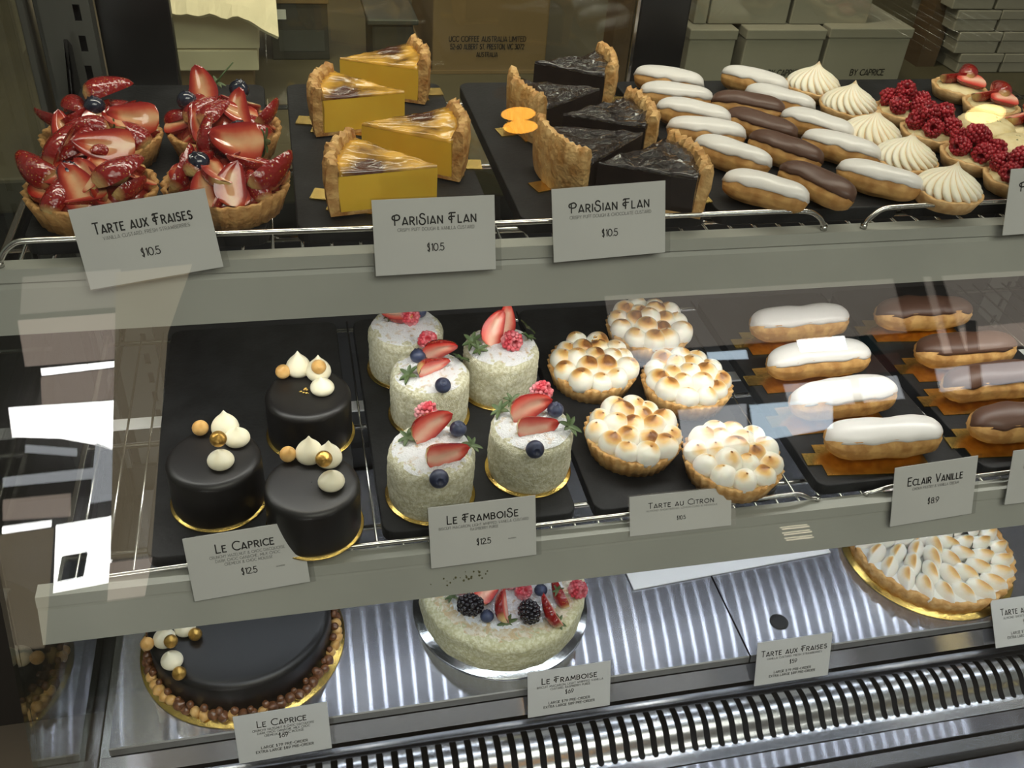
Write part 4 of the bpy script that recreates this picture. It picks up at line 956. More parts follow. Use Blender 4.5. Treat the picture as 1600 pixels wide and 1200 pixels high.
for it in (('n', 230, 1006, 0.052), ('k', 258, 1003, 0), ('k', 290, 985, 1), ('k', 270, 1036, 1), ('g', 267, 1002, 0.066), ('g', 280, 1052, 0.052), ('g', 305, 991, 0.052)):
    if it[0] == 'k': deco(t, 'cream_kiss', KISS[it[3]], it[1], it[2], 0.0458, (0, 0, it[1]))
    else: deco(t, 'hazelnut', NUT if it[0] == 'n' else NUTG, it[1], it[2], it[3], eul(40, 10, 0))

fc = Vector((0.190, 0.664, ZD))
round_board('silver_board', 0.0975, 'silver_foil', fc.x, fc.y, ZD, 'round silver board under the large white berry cake')
t = thing('berry_cake', 'large white berry cake on a silver board, blackberries and strawberries on top', 'cake', (fc.x, fc.y, ZD+0.0018))
link('sponge', crumb_cake(0.0905, 0.042, 200, 7, 'sponge_side').mesh('sponge', 'sponge_side'), t)
m = MB(); nr, seg = 10, 150; V = []; F = []
for i in range(nr+1):
    for k in range(seg):
        a = 2*math.pi*k/seg; q = 0.60+0.40*i/nr; x, y = 0.0855*q*math.cos(a), 0.0855*q*math.sin(a)
        n = noise.noise(Vector((x*230, y*230, 3)))+0.7*noise.noise(Vector((x*560, y*560, 8)))
        V.append((x, y, 0.0425+0.0016*n*(0 if i in (0,) else 1)-0.0055*max(0, q-0.92)/0.08*(1 if i == nr else 0.4)))
for i in range(nr):
    for k in range(seg): F.append((i*seg+k, (i+1)*seg+k, (i+1)*seg+(k+1) % seg, i*seg+(k+1) % seg))
m.add(V, F); mat('toasted_crumbs', (0.66, 0.50, 0.29), (0.82, 0.76, 0.62), scale=150, detail=5, lo=0.4, hi=0.6, rough=0.95, bump=1.0, bscale=700, bdist=0.003)
link('crumb_rim', m.mesh('crumb_rim', 'toasted_crumbs'), t)
link('icing_sugar', sugar_disc(0.074, 0.0425, 3, 0.0014).mesh('icing_sugar', 'sugar_top'), t)
for it in [('B', 735, 945, 0.0095, (80, 0, 70)), ('s', 764, 926, 0.006, (0, 6, 40)), ('b', 761, 963, 0.006, (-40, 0, 0)), ('s', 790, 944, 0.012, (70, -8, 82), 1.15), ('l', 791, 972, 0.002, (60, 0, 0), 1.3), ('B', 827, 956, 0.0095, (80, 0, 8)), ('r', 818, 924, 0.008, (30, 20, 0)), ('b', 845, 922, 0.007, (-40, 0, 0)), ('s', 864, 952, 0.011, (60, -25, 115), 1.15), ('m', 872, 972, 0.004, (40, 30, 0), 1.1), ('S', 877, 923, 0.011, (75, -30, 110), 1.1), ('l', 871, 922, 0.017, (50, 0, 0), .8), ('r', 903, 921, 0.010, (70, 0, 20), 1.1), ('l', 706, 932, 0.003, (0, -20, 0)), ('r', 720, 915, 0.008), ('b', 700, 912, 0.006), ('s', 742, 908, 0.009, (80, 0, 60)), ('r', 795, 908, 0.008)]: fruit(t, it, 0.0435)

tcn = Vector((0.724, 0.662, ZD))
round_board('gold_board', 0.1035, 'gold_foil', tcn.x, tcn.y, ZD, 'large gold board under the large meringue tart')
t = thing('lemon_tart', 'large lemon meringue tart with toasted petals in rings, on the steel deck', 'tart', (tcn.x, tcn.y, ZD+0.0018))
link('tart_shell', shell_mesh('tart_shell', 0.094, 0.0985, 0.020, 40, 'pastry', 0.006, 0.0015, seg=200, rgh=0.0010, floor=0.8), t)
m = MB(); m.lathe([(0.0003, 0.016), (0.0925, 0.016), (0.0925, 0.0185), (0.0003, 0.021)], 64, toast=lambda r, z, t: 0.0, capb=False, capt=False); link('meringue_base', m.mesh('meringue_base', 'toasted'), t)
def petal(l, w, h, seed):
    m = MB(); n, kx = 14, 12; V = []; F = []; T = []
    for i in range(n+1):
        u = i/n; ww = w/2*(math.sin(math.pi*min(1, u*0.93+0.04)**0.75))**0.75+0.0002; hh = h*(math.sin(math.pi*(u*0.9+0.05)))**0.6
        for k in range(kx+1):
            a = math.pi*k/kx; ridge = 1-abs(2*k/kx-1)
            y = -ww*math.cos(a)-0.12*w*ridge*math.sin(u*3); z = hh*(0.72*math.sin(a)+0.28*ridge**1.6)
            V.append((l*(u-0.5), y, z)); T.append(max(0, min(1, 0.15+0.72*ridge*(1 if k < kx*0.56 else 0.25)*math.sin(math.pi*min(1, u*1.1)))))
    for i in range(n):
        for k in range(kx): q = i*(kx+1)+k; F.append((q, q+kx+1, q+kx+2, q+1))
    m.add(V, F, toast=T); m.rough(0.0004, 120, seed); return m.mesh('meringue_petal', 'toasted')
PET = [petal(0.033, 0.0185, 0.017, s) for s in (1, 2, 3)]
rr = random.Random(33)
for n, rad, z, o, tilt in ((23, 0.081, 0.0175, 0, 14), (17, 0.058, 0.0205, 0.1, 20), (11, 0.036, 0.0230, 0.2, 24), (6, 0.016, 0.0250, 0.1, 30)):
    for k in range(n):
        a = 2*math.pi*k/n+o; ob = link('meringue_petal', rr.choice(PET), t, (rad*math.cos(a), rad*math.sin(a), z)); ob.rotation_mode = 'QUATERNION'
        ob.rotation_quaternion = (Matrix.Rotation(a+R(26), 3, 'Z') @ Matrix.Rotation(R(tilt), 3, 'Y')).to_quaternion(); s = rr.uniform(.93, 1.08); ob.scale = (s, s, s)
p0, p1 = at(990, 923, ZD), at(1275, 869, ZD)
d = (p1-p0).normalized(); up = Vector((-d.y, d.x, 0)); me = boxmesh('card_sheet', 'paper_white', 0, 0, 0, (p1-p0).length+0.02, 0.085, 0.0016)
tag(link('card_sheet', me, None, (p0.x, p0.y, ZD+0.0006), (R(4), 0, math.atan2(d.y, d.x))), 'plain white sheet lying on the steel deck under the lower shelf', 'sheet')

# ------------------------------------------------------------------ lettering
def arc(cx, cy, rx, ry, a0, a1, n=12): return [(cx+rx*math.cos(R(a0+(a1-a0)*i/n)), cy+ry*math.sin(R(a0+(a1-a0)*i/n))) for i in range(n+1)]
SC = arc(.27, .76, .21, .24, 35, 270, 12)+arc(.27, .26, .23, .26, 90, -150, 14)[1:]
G = {
 'A': (.62, [[(0, 0), (.31, 1), (.62, 0)], [(.05, .17), (.57, .17)]]),
 'B': (.52, [[(.0, 0), (.0, 1), (.25, 1)]+arc(.25, .77, .2, .23, 90, -90, 8)+[(0, .54)], [(.25, .54)]+arc(.25, .27, .26, .27, 90, -90, 8)+[(0, 0)]]),
 'C': (.62, [arc(.42, .5, .42, .5, 50, 310, 18)]), 'D': (.6, [[(0, 0), (0, 1), (.2, 1)]+arc(.2, .5, .4, .5, 90, -90, 12)+[(0, 0)]]),
 'E': (.44, [[(.44, 1), (0, 1), (0, 0), (.44, 0)], [(0, .56), (.36, .56)]]), 'F': (.42, [[(0, 0), (0, 1), (.42, 1)], [(0, .55), (.34, .55)]]),
 'G': (.66, [arc(.42, .5, .42, .5, 50, 350, 18)+[(.5, .44)]]), 'H': (.52, [[(0, 0), (0, 1)], [(.52, 0), (.52, 1)], [(0, .5), (.52, .5)]]),
 'I': (.0, [[(0, 0), (0, 1)]]), 'J': (.34, [[(.34, 1), (.34, .2)]+arc(.16, .2, .18, .2, 0, -150, 8)]), 'K': (.5, [[(0, 0), (0, 1)], [(.48, 1), (0, .42)], [(.18, .6), (.5, 0)]]),
 'L': (.40, [[(0, 1), (0, 0), (.40, 0)]]), 'M': (.74, [[(0, 0), (.08, 1), (.37, .25), (.66, 1), (.74, 0)]]), 'N': (.54, [[(0, 0), (0, 1), (.54, 0), (.54, 1)]]),
 'O': (.8, [arc(.4, .5, .4, .5, 0, 360, 24)]), 'P': (.48, [[(0, 0), (0, 1), (.22, 1)]+arc(.22, .74, .25, .26, 90, -90, 8)+[(0, .48)]]),
 'Q': (.8, [arc(.4, .5, .4, .5, 0, 360, 24), [(.5, .25), (.8, -.05)]]), 'R': (.52, [[(0, 0), (0, 1), (.22, 1)]+arc(.22, .74, .25, .26, 90, -90, 8)+[(0, .48)], [(.2, .48), (.52, -.08)]]),
 'S': (.52, [SC]), 'T': (.52, [[(0, 1), (.52, 1)], [(.26, 1), (.26, 0)]]), 'U': (.54, [[(0, 1), (0, .27)]+arc(.27, .27, .27, .27, 180, 360, 10)+[(.54, 1)]]),
 'V': (.58, [[(0, 1), (.29, 0), (.58, 1)]]), 'W': (.8, [[(0, 1), (.2, 0), (.4, .8), (.6, 0), (.8, 1)]]), 'X': (.54, [[(0, 1), (.54, 0)], [(.54, 1), (0, 0)]]),
 'Y': (.54, [[(0, 1), (.27, .5), (.54, 1)], [(.27, .5), (.27, 0)]]), 'Z': (.5, [[(0, 1), (.5, 1), (0, 0), (.5, 0)]]),
 '&': (.6, [[(.6, 0), (.12, .72)]+arc(.27, .8, .17, .2, 200, -30, 10)+[(.08, .4)]+arc(.25, .22, .24, .22, 140, 350, 10)]),
 ',': (.06, [[(.05, .08), (0, -.14)]]), '.': (.03, [[(0, 0), (.03, .03)]]), '-': (.3, [[(0, .45), (.3, .45)]]), '/': (.4, [[(0, 0), (.4, 1)]]),
 '$': (.46, [[(.27*1.6*x/.72, y) for x, y in SC], [(.23, 1.14), (.23, -.14)]]),
 '0': (.6, [arc(.3, .5, .3, .5, 0, 360, 24)]), '1': (.12, [[(0, .84), (.12, 1), (.12, 0)]]), '2': (.5, [arc(.25, .72, .25, .28, 165, -30, 10)+[(0, 0), (.52, 0)]]),
 '3': (.5, [arc(.24, .75, .22, .25, 150, -90, 10)+arc(.24, .26, .26, .26, 90, -150, 10)]), '5': (.5, [[(.46, 1), (.08, 1), (.04, .56)]+arc(.22, .32, .28, .32, 115, -150, 12)]), '4': (.55, [[(.42, 0), (.42, 1), (0, .28), (.55, .28)]]),
 '6': (.54, [[(.40, 1)]+arc(.27, .30, .27, .30, 140, -220, 20)]), '7': (.46, [[(0, 1), (.46, 1), (.12, 0)]]), '8': (.5, [arc(.25, .75, .2, .25, -90, 270, 18), arc(.25, .25, .25, .25, 90, 450, 18)]),
 '9': (.54, [[(.14, 0)]+arc(.27, .70, .27, .30, -40, 320, 20)]),
}
# curled display forms used in the headings
FANCY = {
 'F': (.56, [[(.17, 0), (.17, .98)], [(.52, .98), (.12, .98)]+arc(.12, .80, .16, .18, 90, 160, 6), [(.46, .62), (.12, .62)]+arc(.10, .46, .16, .16, 90, 330, 12)]),
 'P': (.62, [[(.16, 0), (.16, .92)], arc(.12, .72, .16, .2, 250, 100, 8)+[(.34, 1)]+arc(.34, .74, .26, .26, 80, -90, 10)+[(.16, .48)]]),
 'S': (.56, [arc(.29, .80, .2, .22, 20, 265, 14)+arc(.27, .27, .26, .31, 88, -200, 18)]),
}
def text_polys(s, small=0.74, fancy=True, gap=0.22, space=0.42):
    """first letter of a word in full height, the others as small capitals"""
    x = 0; out = []; start = True; H = 1.0
    for w in s.split(' '):
        for i, ch in enumerate(w):
            big = ch.isupper() if fancy else True
            h = 1.0 if big else small; u = ch.upper()
            g = FANCY.get(u) if (fancy and big and u in FANCY) else G.get(u)
            if g is None: continue
            for poly in g[1]: out.append([(x+a*h, b*h) for a, b in poly])
            x += g[0]*h+gap
        x += space
    return out, x-gap-space
def ribbons(m, polys, mtx, wd, z):
    for P in polys:
        P = [mtx(p) for p in P]; n = len(P)
        for i in range(n-1):
            a, b = Vector(P[i]), Vector(P[i+1]); d = b-a
            if d.length < 1e-9: continue
            d.normalize(); e = Vector((-d.y, d.x))*wd/2; q = d*wd*0.28
            c = [a-q+e, a-q-e, b+q-e, b+q+e]
            m.add([(v.x, v.y, z) for v in c], [(0, 1, 2, 3)])
def write_line(m, s, cx, y, h, width=None, fancy=True, wd=0.1, z=0.0004, gap=0.22, left=None):
    polys, W = text_polys(s, fancy=fancy, gap=gap)
    sx = h if width is None else width/W
    x0 = cx-W*sx/2 if left is None else left
    ribbons(m, polys, lambda p: (x0+p[0]*sx, y+p[1]*h), wd*h, z)
CARD_G = 'printed price cards'
def price_card(label, corners, p0, nrm, title, tw, desc, price, tail=None, small=False, sleeve=True, W=0.088, Hc=0.054, group=None, fixed=None, tx=0.0):
    n = Vector(nrm).normalized(); q = [onplane(*c, Vector(p0), n) for c in corners]
    X = ((q[1]-q[0])+(q[2]-q[3])).normalized(); Y = ((q[0]-q[3])+(q[1]-q[2])); Y = (Y-X*Y.dot(X)).normalized(); Z = X.cross(Y)
    c = (q[0]+q[1]+q[2]+q[3])/4 if fixed is None else fixed(q, X, Y)
    w = W if W else ((q[1]-q[0]).length+(q[2]-q[3]).length)/2; h = Hc or ((q[0]-q[3]).length+(q[1]-q[2]).length)/2
    t = thing('price_card', label, 'price card', c-Y*h/2)
    t.rotation_mode = 'QUATERNION'; t.rotation_quaternion = Matrix((X, Y, Z)).transposed().to_quaternion()
    link('card', boxmesh('card', 'card', -w/2, 0, -0.0003, w/2, h, 0.0002), t)
    if sleeve: link('clear_sleeve', boxmesh('clear_sleeve', 'sleeve', -w/2-0.001, -0.001, -0.0007, w/2+0.0045, h+0.001, -0.0005), t, )
    m = MB(); ty = 0.70 if len(desc) >= 2 else 0.66
    hh = 0.135*h if not small else 0.13*h
    write_line(m, title, tx*w, ty*h, hh, tw*w, True, 0.135, gap=0.2)
    py = 0.30 if not small else 0.42
    if price: write_line(m, price, 0.0, py*h, 0.095*h if not small else 0.085*h, None, False, 0.135, gap=0.16)
    link('lettering', m.mesh('lettering', 'ink', False), t)
    m = MB(); y = ty*h-0.085*h
    for s, f in desc: write_line(m, s, 0.01*w, y, 0.042*h, f*w, False, 0.13, gap=0.2); y -= 0.065*h
    if tail:
        if small:
            for i, s in enumerate(tail): write_line(m, s, 0, (0.24-0.085*i)*h, 0.05*h, (0.50+0.12*i)*w, False, 0.17, gap=0.2)
        else: write_line(m, tail, 0.27*w, 0.33*h, 0.018*h, 0.075*w, False, 0.2, gap=0.2)
    if m.v: link('small_print', m.mesh('small_print', 'ink_grey' if not small else 'ink', False), t)
    return t
NG = (0, -1, SL)
pT, pM, pB = (0, 0.5860, CAMZ-0.37), (0, 0.510, CAMZ-0.6), (0, 0.5355, CAMZ-0.86)
VAN, CHO = 'CRISPY PUFF DOUGH & VANILLA CUSTARD', 'CRISPY PUFF DOUGH & CHOCOLATE CUSTARD'
price_card('tilted price card reading Tarte aux Fraises 10.5 before the strawberry tarts', [(107, 332), (318, 299), (345, 413), (147, 448)], (0, 0.5845, CAMZ-0.37), NG, 'Tarte aux Fraises', 0.72, [('VANILLA CUSTARD, FRESH STRAWBERRIES', 0.64)], '$10.5')
price_card('price card reading Parisian Flan 10.5 before the yellow flan slices', [(580, 314), (768, 305), (775, 420), (592, 430)], pT, NG, 'PariSian Flan', 0.68, [(VAN, 0.63)], '$10.5')
price_card('price card reading Parisian Flan 10.5 before the chocolate flan slices', [(866, 297), (1033, 283), (1034, 394), (873, 408)], pT, NG, 'PariSian Flan', 0.70, [(CHO, 0.72)], '$10.5')
price_card('price card at the right end of the upper rail, cut off after the letters PE', [(1557, 267), (1738, 250), (1735, 360), (1545, 368)], pT, NG, 'Pet', 0.17, [], '', tx=-0.30)
price_card('price card reading Le Caprice 12.5 on the lower rail', [(284, 840), (470, 813), (485, 908), (304, 942)], pM, NG, 'Le Caprice', 0.49, [('CRUNCHY HAZELNUT & CHOC DACQUOISE', 0.64), ('DARK CHOC GANACHE, MILK CHOC', 0.55), ('CREMEUX & CHOC MOUSSE', 0.41)], '$12.5', 'ALLERGENS')
price_card('price card reading Le Framboise 12.5 on the lower rail', [(668, 792), (836, 772), (838, 868), (675, 890)], pM, NG, 'Le FramboiSe', 0.66, [('BISCUIT MACARON, LIGHT WHIPPED VANILLA CUSTARD', 0.84), ('RASPBERRY PUREE', 0.26)], '$12.5', 'ALLERGENS')
price_card('price card reading Tarte au Citron 10.5, lying back against the guard wire', [(993, 777), (1150, 761), (1135, 820), (975, 838)], (0, 0.5205, ZM+0.0012), (0, -1, 0.52), 'Tarte au Citron', 0.64, [('ALMOND SHORTBREAD, LEMON CURD & MERINGUE', 0.70)], '$10.5', W=None, Hc=None)
price_card('price card reading Eclair Vanille 8.9 on the lower rail', [(1394, 731), (1525, 711), (1520, 803), (1396, 823)], pM, NG, 'Eclair Vanille', 0.66, [('CHOUX PASTRY & VANILLA CREAM', 0.56)], '$8.9', W=0.084, Hc=0.058)
price_card('price card at the right end of the lower rail, cut off after the letters ECL', [(1574, 704), (1712, 688), (1705, 775), (1568, 790)], pM, NG, 'Eclair', 0.34, [], '', tx=-0.17)
TL = ['LARGE $79 (PRE-ORDER)', 'EXTRA LARGE $89 (PRE-ORDER)']
price_card('price card reading Le Caprice 69 before the large dark cake', [(360, 1122), (514, 1099), (522, 1165), (371, 1193)], pB, NG, 'Le Caprice', 0.52, [('CRUNCHY HAZELNUT & CHOC DACQUOISE', 0.66), ('DARK CHOC GANACHE, MILK CHOC', 0.56), ('CREMEUX & CHOC MOUSSE', 0.42)], '$69', TL, True)
price_card('price card reading Le Framboise 69 before the large white berry cake', [(822, 1052), (957, 1033), (955, 1100), (822, 1122)], pB, NG, 'Le Framboise', 0.66, [('BISCUIT MACARON, LIGHT WHIPPED VANILLA', 0.80), ('CUSTARD, RASPBERRY PUREE', 0.48)], '$69', TL, True)
price_card('price card reading Tarte aux Fraises 59 standing on the bare right deck', [(1182, 1003), (1299, 985), (1297, 1057), (1178, 1074)], pB, NG, 'Tarte aux Fraises', 0.88, [('VANILLA CUSTARD, FRESH STRAWBERRIES', 0.74)], '$59', TL, True)
price_card('price card reading Tarte au C, cut off at the right, before the big meringue tart', [(1548, 952), (1690, 930), (1660, 985), (1512, 1006)], (0, 0.5495, ZD+0.0012), (0, -1, 0.9), 'Tarte au Citron', 0.74, [('ALMOND SHORTBREAD, LEMON CURD', 0.7)], '$59', TL, True)

# ------------------------------------------------------------------ behind the case: back counter with boxes
CZ = CAMZ-0.470
t = thing('back_counter', 'tan back counter behind the case, carrying paper and boxes', 'counter', (0.5, 1.5, 0))
m = MB(); m.box(-1.1, 1.0, CZ-0.04, 2.2, 2.0, CZ); put(t, 'worktop', m, 'counter_tan', bev=0.004)
m = MB(); m.box(-1.08, 1.03, 0.0, 2.18, 1.98, CZ-0.04); put(t, 'cabinet', m, 'cabinet_dark')
def flat_text(name, s, h, width, mt, parent, loc, rot, wd=0.14):
    m = MB()
    for i, l in enumerate(s): write_line(m, l[0], 0, -i*h*1.55, h*(l[2] if len(l) > 2 else 1), l[1], False, wd, 0.0004, 0.18)
    return link(name, m.mesh(name, mt, False), parent, loc, rot)
# coffee carton
a, b = aty(675, 112, 1.3), aty(850, 118, 1.3); w = b.x-a.x
t = thing('cardboard_carton', 'brown cardboard carton printed UCC Coffee Australia Limited', 'carton', ((a.x+b.x)/2, 1.3, CZ+0.0005))
link('carton_body', boxmesh('carton_body', 'cardboard', -w/2, 0, 0, w/2, 0.22, 0.27, 0.002), t)
m = MB(); m.box(-w/2-0.002, -0.001, 0, -w/2+0.012, 0.22, 0.004); m.box(-w/2, -0.0012, 0.0, w/2, 0.0, 0.005); link('lower_flap', m.mesh('lower_flap', 'cardboard', False), t)
c = aty(762, 62, 1.3)
flat_text('carton_print', [('UCC COFFEE AUSTRALIA LIMITED', 0.108), ('52-60 Albert St, Preston, Vic 3072', 0.104), ('AUSTRALIA', 0.030, .9)], 0.0068, 0, 'ink', t, (c.x-t.location.x, -0.0008, c.z-t.location.z-0.002), eul(90, 0, 0))
# left: white paper stack on a carton
a, b = aty(283, 132, 1.22), aty(397, 128, 1.22); w = b.x-a.x
t = thing('paper_stack', 'cream carton topped with flat white paper boxes, left of the flans', 'box', ((a.x+b.x)/2, 1.22, CZ+0.0005))
link('carton', boxmesh('carton', 'cardboard', -w/2-0.004, 0, 0, w/2, 0.2, 0.0375, 0.001), t)
zz = 0.0375
for i, (dx, hgt) in enumerate(((0, 0.026), (0.003, 0.044))):
    link('flat_box', boxmesh('flat_box', 'cream_paper', -w/2-0.016+dx, -0.012+0.003*i, zz+0.0012, w/2+0.008+dx, 0.2, zz+hgt, 0.0015), t); zz += hgt
m = MB(); nx, ny = 24, 16
V = []
for j in range(ny+1):
    for i in range(nx+1):
        u, v = i/nx, j/ny; x = -w/2-0.03+u*(w+0.065); y = -0.022-0.03*u+0.2*v
        z = zz+0.006+0.035*min(1, v*3)+0.010*noise.noise(Vector((u*3, v*4, 2)))+0.006*noise.noise(Vector((u*9, v*9, 5)))-0.02*max(0, u-0.8)*5*(1-v)
        V.append((x, y, z))
m.add(V, [(j*(nx+1)+i, j*(nx+1)+i+1, (j+1)*(nx+1)+i+1, (j+1)*(nx+1)+i) for j in range(ny) for i in range(nx)])
bag = thing('paper_bag', 'crumpled cream paper bag lying on the stack of white boxes', 'bag', (t.location.x, 1.22, CZ+zz))
me = m.mesh('bag_paper', 'cream_paper', False); me.transform(Matrix.Translation((0, 0, -zz))); o = link('bag_paper', me, bag); md = o.modifiers.new('thick', 'SOLIDIFY'); md.thickness = 0.004
# small dark packets
a, b = aty(428, 108, 1.36), aty(516, 108, 1.36); w = b.x-a.x
t = thing('small_dark_box', 'small dark brown box with a white sticker between the paper stack and the flans', 'box', ((a.x+b.x)/2, 1.36, CZ+0.0005))
link('box_body', boxmesh('box_body', 'dark_box', -w/2, 0, 0, w/2, 0.1, 0.076, 0.001), t)
link('lid', boxmesh('lid', 'cardboard', -w/2-0.004, -0.002, 0.076, w/2+0.002, 0.1, 0.088, 0.001), t)
link('sticker', boxmesh('sticker', 'paper_white', -w/2+0.006, -0.0006, 0.055, -w/2+0.022, 0.0002, 0.068), t)
link('grey_panel', boxmesh('grey_panel', 'post_grey', -w/2+0.010, -0.0006, 0.012, w/2-0.006, 0.0002, 0.040), t)
a, b = aty(578, 50, 1.25), aty(660, 50, 1.25); w = b.x-a.x
t = thing('clear_tub', 'clear plastic tub with a pale lid in the shade behind the yellow flans', 'tub', ((a.x+b.x)/2, 1.29, CZ+0.0005))
link('tub_body', boxmesh('tub_body', 'dark_box', -w/2+.006, 0, 0, w/2-.006, 0.1, 0.07, 0.004), t); link('lid', boxmesh('lid', 'post_grey', -w/2, -0.004, 0.07, w/2, 0.104, 0.078, 0.002), t)
# right: rows of grey cake boxes
def cakebox(px0, px1, pyt, pyb, y, dep, label, txt=None, zb=None):
    a, b = aty(px0, pyb, y), aty(px1, pyb, y); tp = aty((px0+px1)/2, pyt, y); z0 = CZ+0.0006 if zb is None else zb; w = b.x-a.x; h = tp.z-z0
    t = thing('cake_box', label, 'box', ((a.x+b.x)/2, y, z0), (0, 0, 0), 'grey cake boxes behind the case')
    link('box_body', boxmesh('box_body', 'grey_box', -w/2, 0, 0, w/2, dep, h-0.003, 0.0015), t); link('lid', boxmesh('lid', 'grey_box', -w/2-0.0015, -0.0015, h-0.014, w/2+0.0015, dep+0.0015, h, 0.0015), t)
    if txt: flat_text('box_print', [(txt, w*0.42)], 0.0085, 0, 'ink', t, (w*0.08, -0.0006, 0.016), eul(90, 0, 0))
    return z0+h
z1 = cakebox(1066, 1136, 46, 128, 1.24, 0.14, 'plain grey cake box at the left of the lower row, beside the black door stile')
cakebox(1152, 1270, 46, 128, 1.24, 0.14, 'grey cake box printed By Caprice, behind the rear white mini eclairs', 'By Caprice')
cakebox(1278, 1402, 44, 126, 1.24, 0.14, 'grey cake box printed By Caprice, behind the rear meringue tartlet', 'By Caprice')
for px0, px1, lab in ((1085, 1105, 'narrow grey cake box in the upper row, left end'), (1108, 1230, 'grey cake box in the middle of the upper row'), (1236, 1356, 'grey cake box in the upper row, right end')):
    cakebox(px0, px1, -60, 28, 1.262, 0.12, lab, None, z1+0.0006)
k = 0
for r_, (pt, pb) in enumerate(((84, 116), (50, 84), (16, 50), (-20, 16))):
    zb = None if r_ == 0 else zl
    for ci, (px0, px1) in enumerate(((1492, 1556), (1560, 1640))):
        zl = cakebox(px0-r_*2, px1-r_*2, pt, pb, 1.29, 0.12, 'dim grey carton in the far right stack, %s, %s column' % (['bottom row', 'second row up', 'third row up', 'top row'][r_], ['left', 'right'][ci]), None, zb)+0.0006
p = aty(1440, 130, 1.32)
m = MB(); m.box(p.x-0.02, 1.32, CZ, p.x+0.012, 1.36, 2.4); tag(link('wooden_post', m.mesh('wooden_post', 'brown_wood', False)), 'dark brown wooden post between the printed cake boxes and the far right stack', 'post')
p = aty(965, 110, 1.2)
m = MB(); m.box(p.x-0.012, 1.2, CZ, p.x+0.018, 1.24, 2.4); tag(link('wooden_post', m.mesh('wooden_post', 'brown_wood', False)), 'brown wooden post behind the door, next to the black stile', 'post')
# ------------------------------------------------------------------ the shop around the case
structure('floor', boxmesh('floor', 'floor_tile', -4, -4.2, -0.05, 5, 2.6, 0))
structure('wall_back', boxmesh('wall_back', 'brown_wood', -4, 2.5, 0, 5, 2.6, 3.0))

# ------------------------------------------------------------------ the shop front behind the viewer, with added glowing panels, mirrored by the leaning glass
_gn = Vector((0, 1, -SL)).normalized(); _g0 = Vector((0, gy(CAMZ-0.4), CAMZ-0.4))
def mirrored(px, py, y):
    """the point of the shop, at depth y, that the front glass mirrors at this place"""
    d = ray(px, py); h = CAM+d*((_g0-CAM).dot(_gn)/d.dot(_gn)); r = d-2*d.dot(_gn)*_gn
    return h+r*((y-h.y)/r.y)
emit('daylight', (1.0, 0.98, 0.97), 22.0); emit('blue_glow', (0.70, 0.86, 1.0), 7.5); emit('soft_glow', (1.0, 0.86, 0.72), 1.15); emit('brown_glow', (1.0, 0.80, 0.52), 1.3); emit('dim_glow', (0.92, 0.95, 1.0), 3.6); emit('beige_glow', (1.0, 0.80, 0.66), 2.6)  # soft, brown and beige put a glow into surfaces that are no lamps
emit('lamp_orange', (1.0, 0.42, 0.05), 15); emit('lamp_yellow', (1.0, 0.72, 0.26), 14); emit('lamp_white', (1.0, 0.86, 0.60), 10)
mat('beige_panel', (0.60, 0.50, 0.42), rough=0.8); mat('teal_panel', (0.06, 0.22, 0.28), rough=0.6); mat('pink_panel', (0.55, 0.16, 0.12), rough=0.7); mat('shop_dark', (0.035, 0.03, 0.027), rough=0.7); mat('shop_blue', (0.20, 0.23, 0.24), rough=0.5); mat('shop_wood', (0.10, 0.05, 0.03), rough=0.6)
YF = -2.6
structure('wall_front', boxmesh('wall_front', 'shop_dark', -4, YF-0.20, 0, 5, YF-0.12, 3.0))
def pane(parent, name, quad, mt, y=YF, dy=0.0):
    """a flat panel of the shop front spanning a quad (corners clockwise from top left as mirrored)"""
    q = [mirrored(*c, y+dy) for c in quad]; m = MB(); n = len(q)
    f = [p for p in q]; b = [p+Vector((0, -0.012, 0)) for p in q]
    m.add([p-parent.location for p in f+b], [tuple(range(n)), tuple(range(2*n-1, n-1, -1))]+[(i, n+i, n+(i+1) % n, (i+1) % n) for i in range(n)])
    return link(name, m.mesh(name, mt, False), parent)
def win(name, x): o = link(name, None, None, (x, YF, 1.0)); o['kind'] = 'structure'; return o
w1 = win('window_1', -0.85)
pane(w1, 'pane', [(14, 636), (179, 625), (176, 702), (150, 694), (95, 684), (20, 682)], 'daylight')
pane(w1, 'pane', [(64, 575), (184, 563), (184, 572), (66, 586)], 'daylight')
pane(w1, 'blind_glow', [(64, 588), (184, 574), (180, 623), (66, 632)], 'beige_glow')
pane(w1, 'blind_glow', [(28, 500), (186, 488), (185, 560), (40, 572)], 'beige_glow')  # blinds and pelmet given their own glow as a beige veil
pane(w1, 'pelmet_glow', [(36, 432), (188, 420), (187, 478), (32, 490)], 'soft_glow')
pane(w1, 'lower_pane', [(88, 820), (173, 806), (175, 908), (84, 925)], 'daylight', dy=0.02)
pane(w1, 'screen', [(97, 868), (137, 861), (130, 900), (90, 908)], 'shop_blue', dy=0.04)
pane(w1, 'street_band', [(150, 690), (178, 700), (177, 780), (140, 786)], 'dim_glow')
pane(w1, 'street_band', [(40, 694), (120, 700), (120, 712), (40, 706)], 'dim_glow')
pane(w1, 'sill_glow', [(4, 822), (80, 812), (80, 822), (4, 833)], 'daylight')  # sill given the same glow as the window
pane(w1, 'street_band', [(5, 745), (165, 728), (165, 745), (5, 760)], 'dim_glow')
pane(w1, 'street_band', [(5, 780), (110, 770), (110, 806), (5, 812)], 'beige_glow', dy=0.0)
pane(w1, 'kick_glow', [(-30, 838), (84, 824), (70, 1010), (-40, 1020)], 'brown_glow')  # glowing board added to tint the lower left of the glass brown
pane(w1, 'post_glow', [(182, 425), (300, 412), (262, 520), (236, 868), (173, 874)], 'brown_glow', dy=0.03)  # glowing column and foot added for a warm veil on the glass
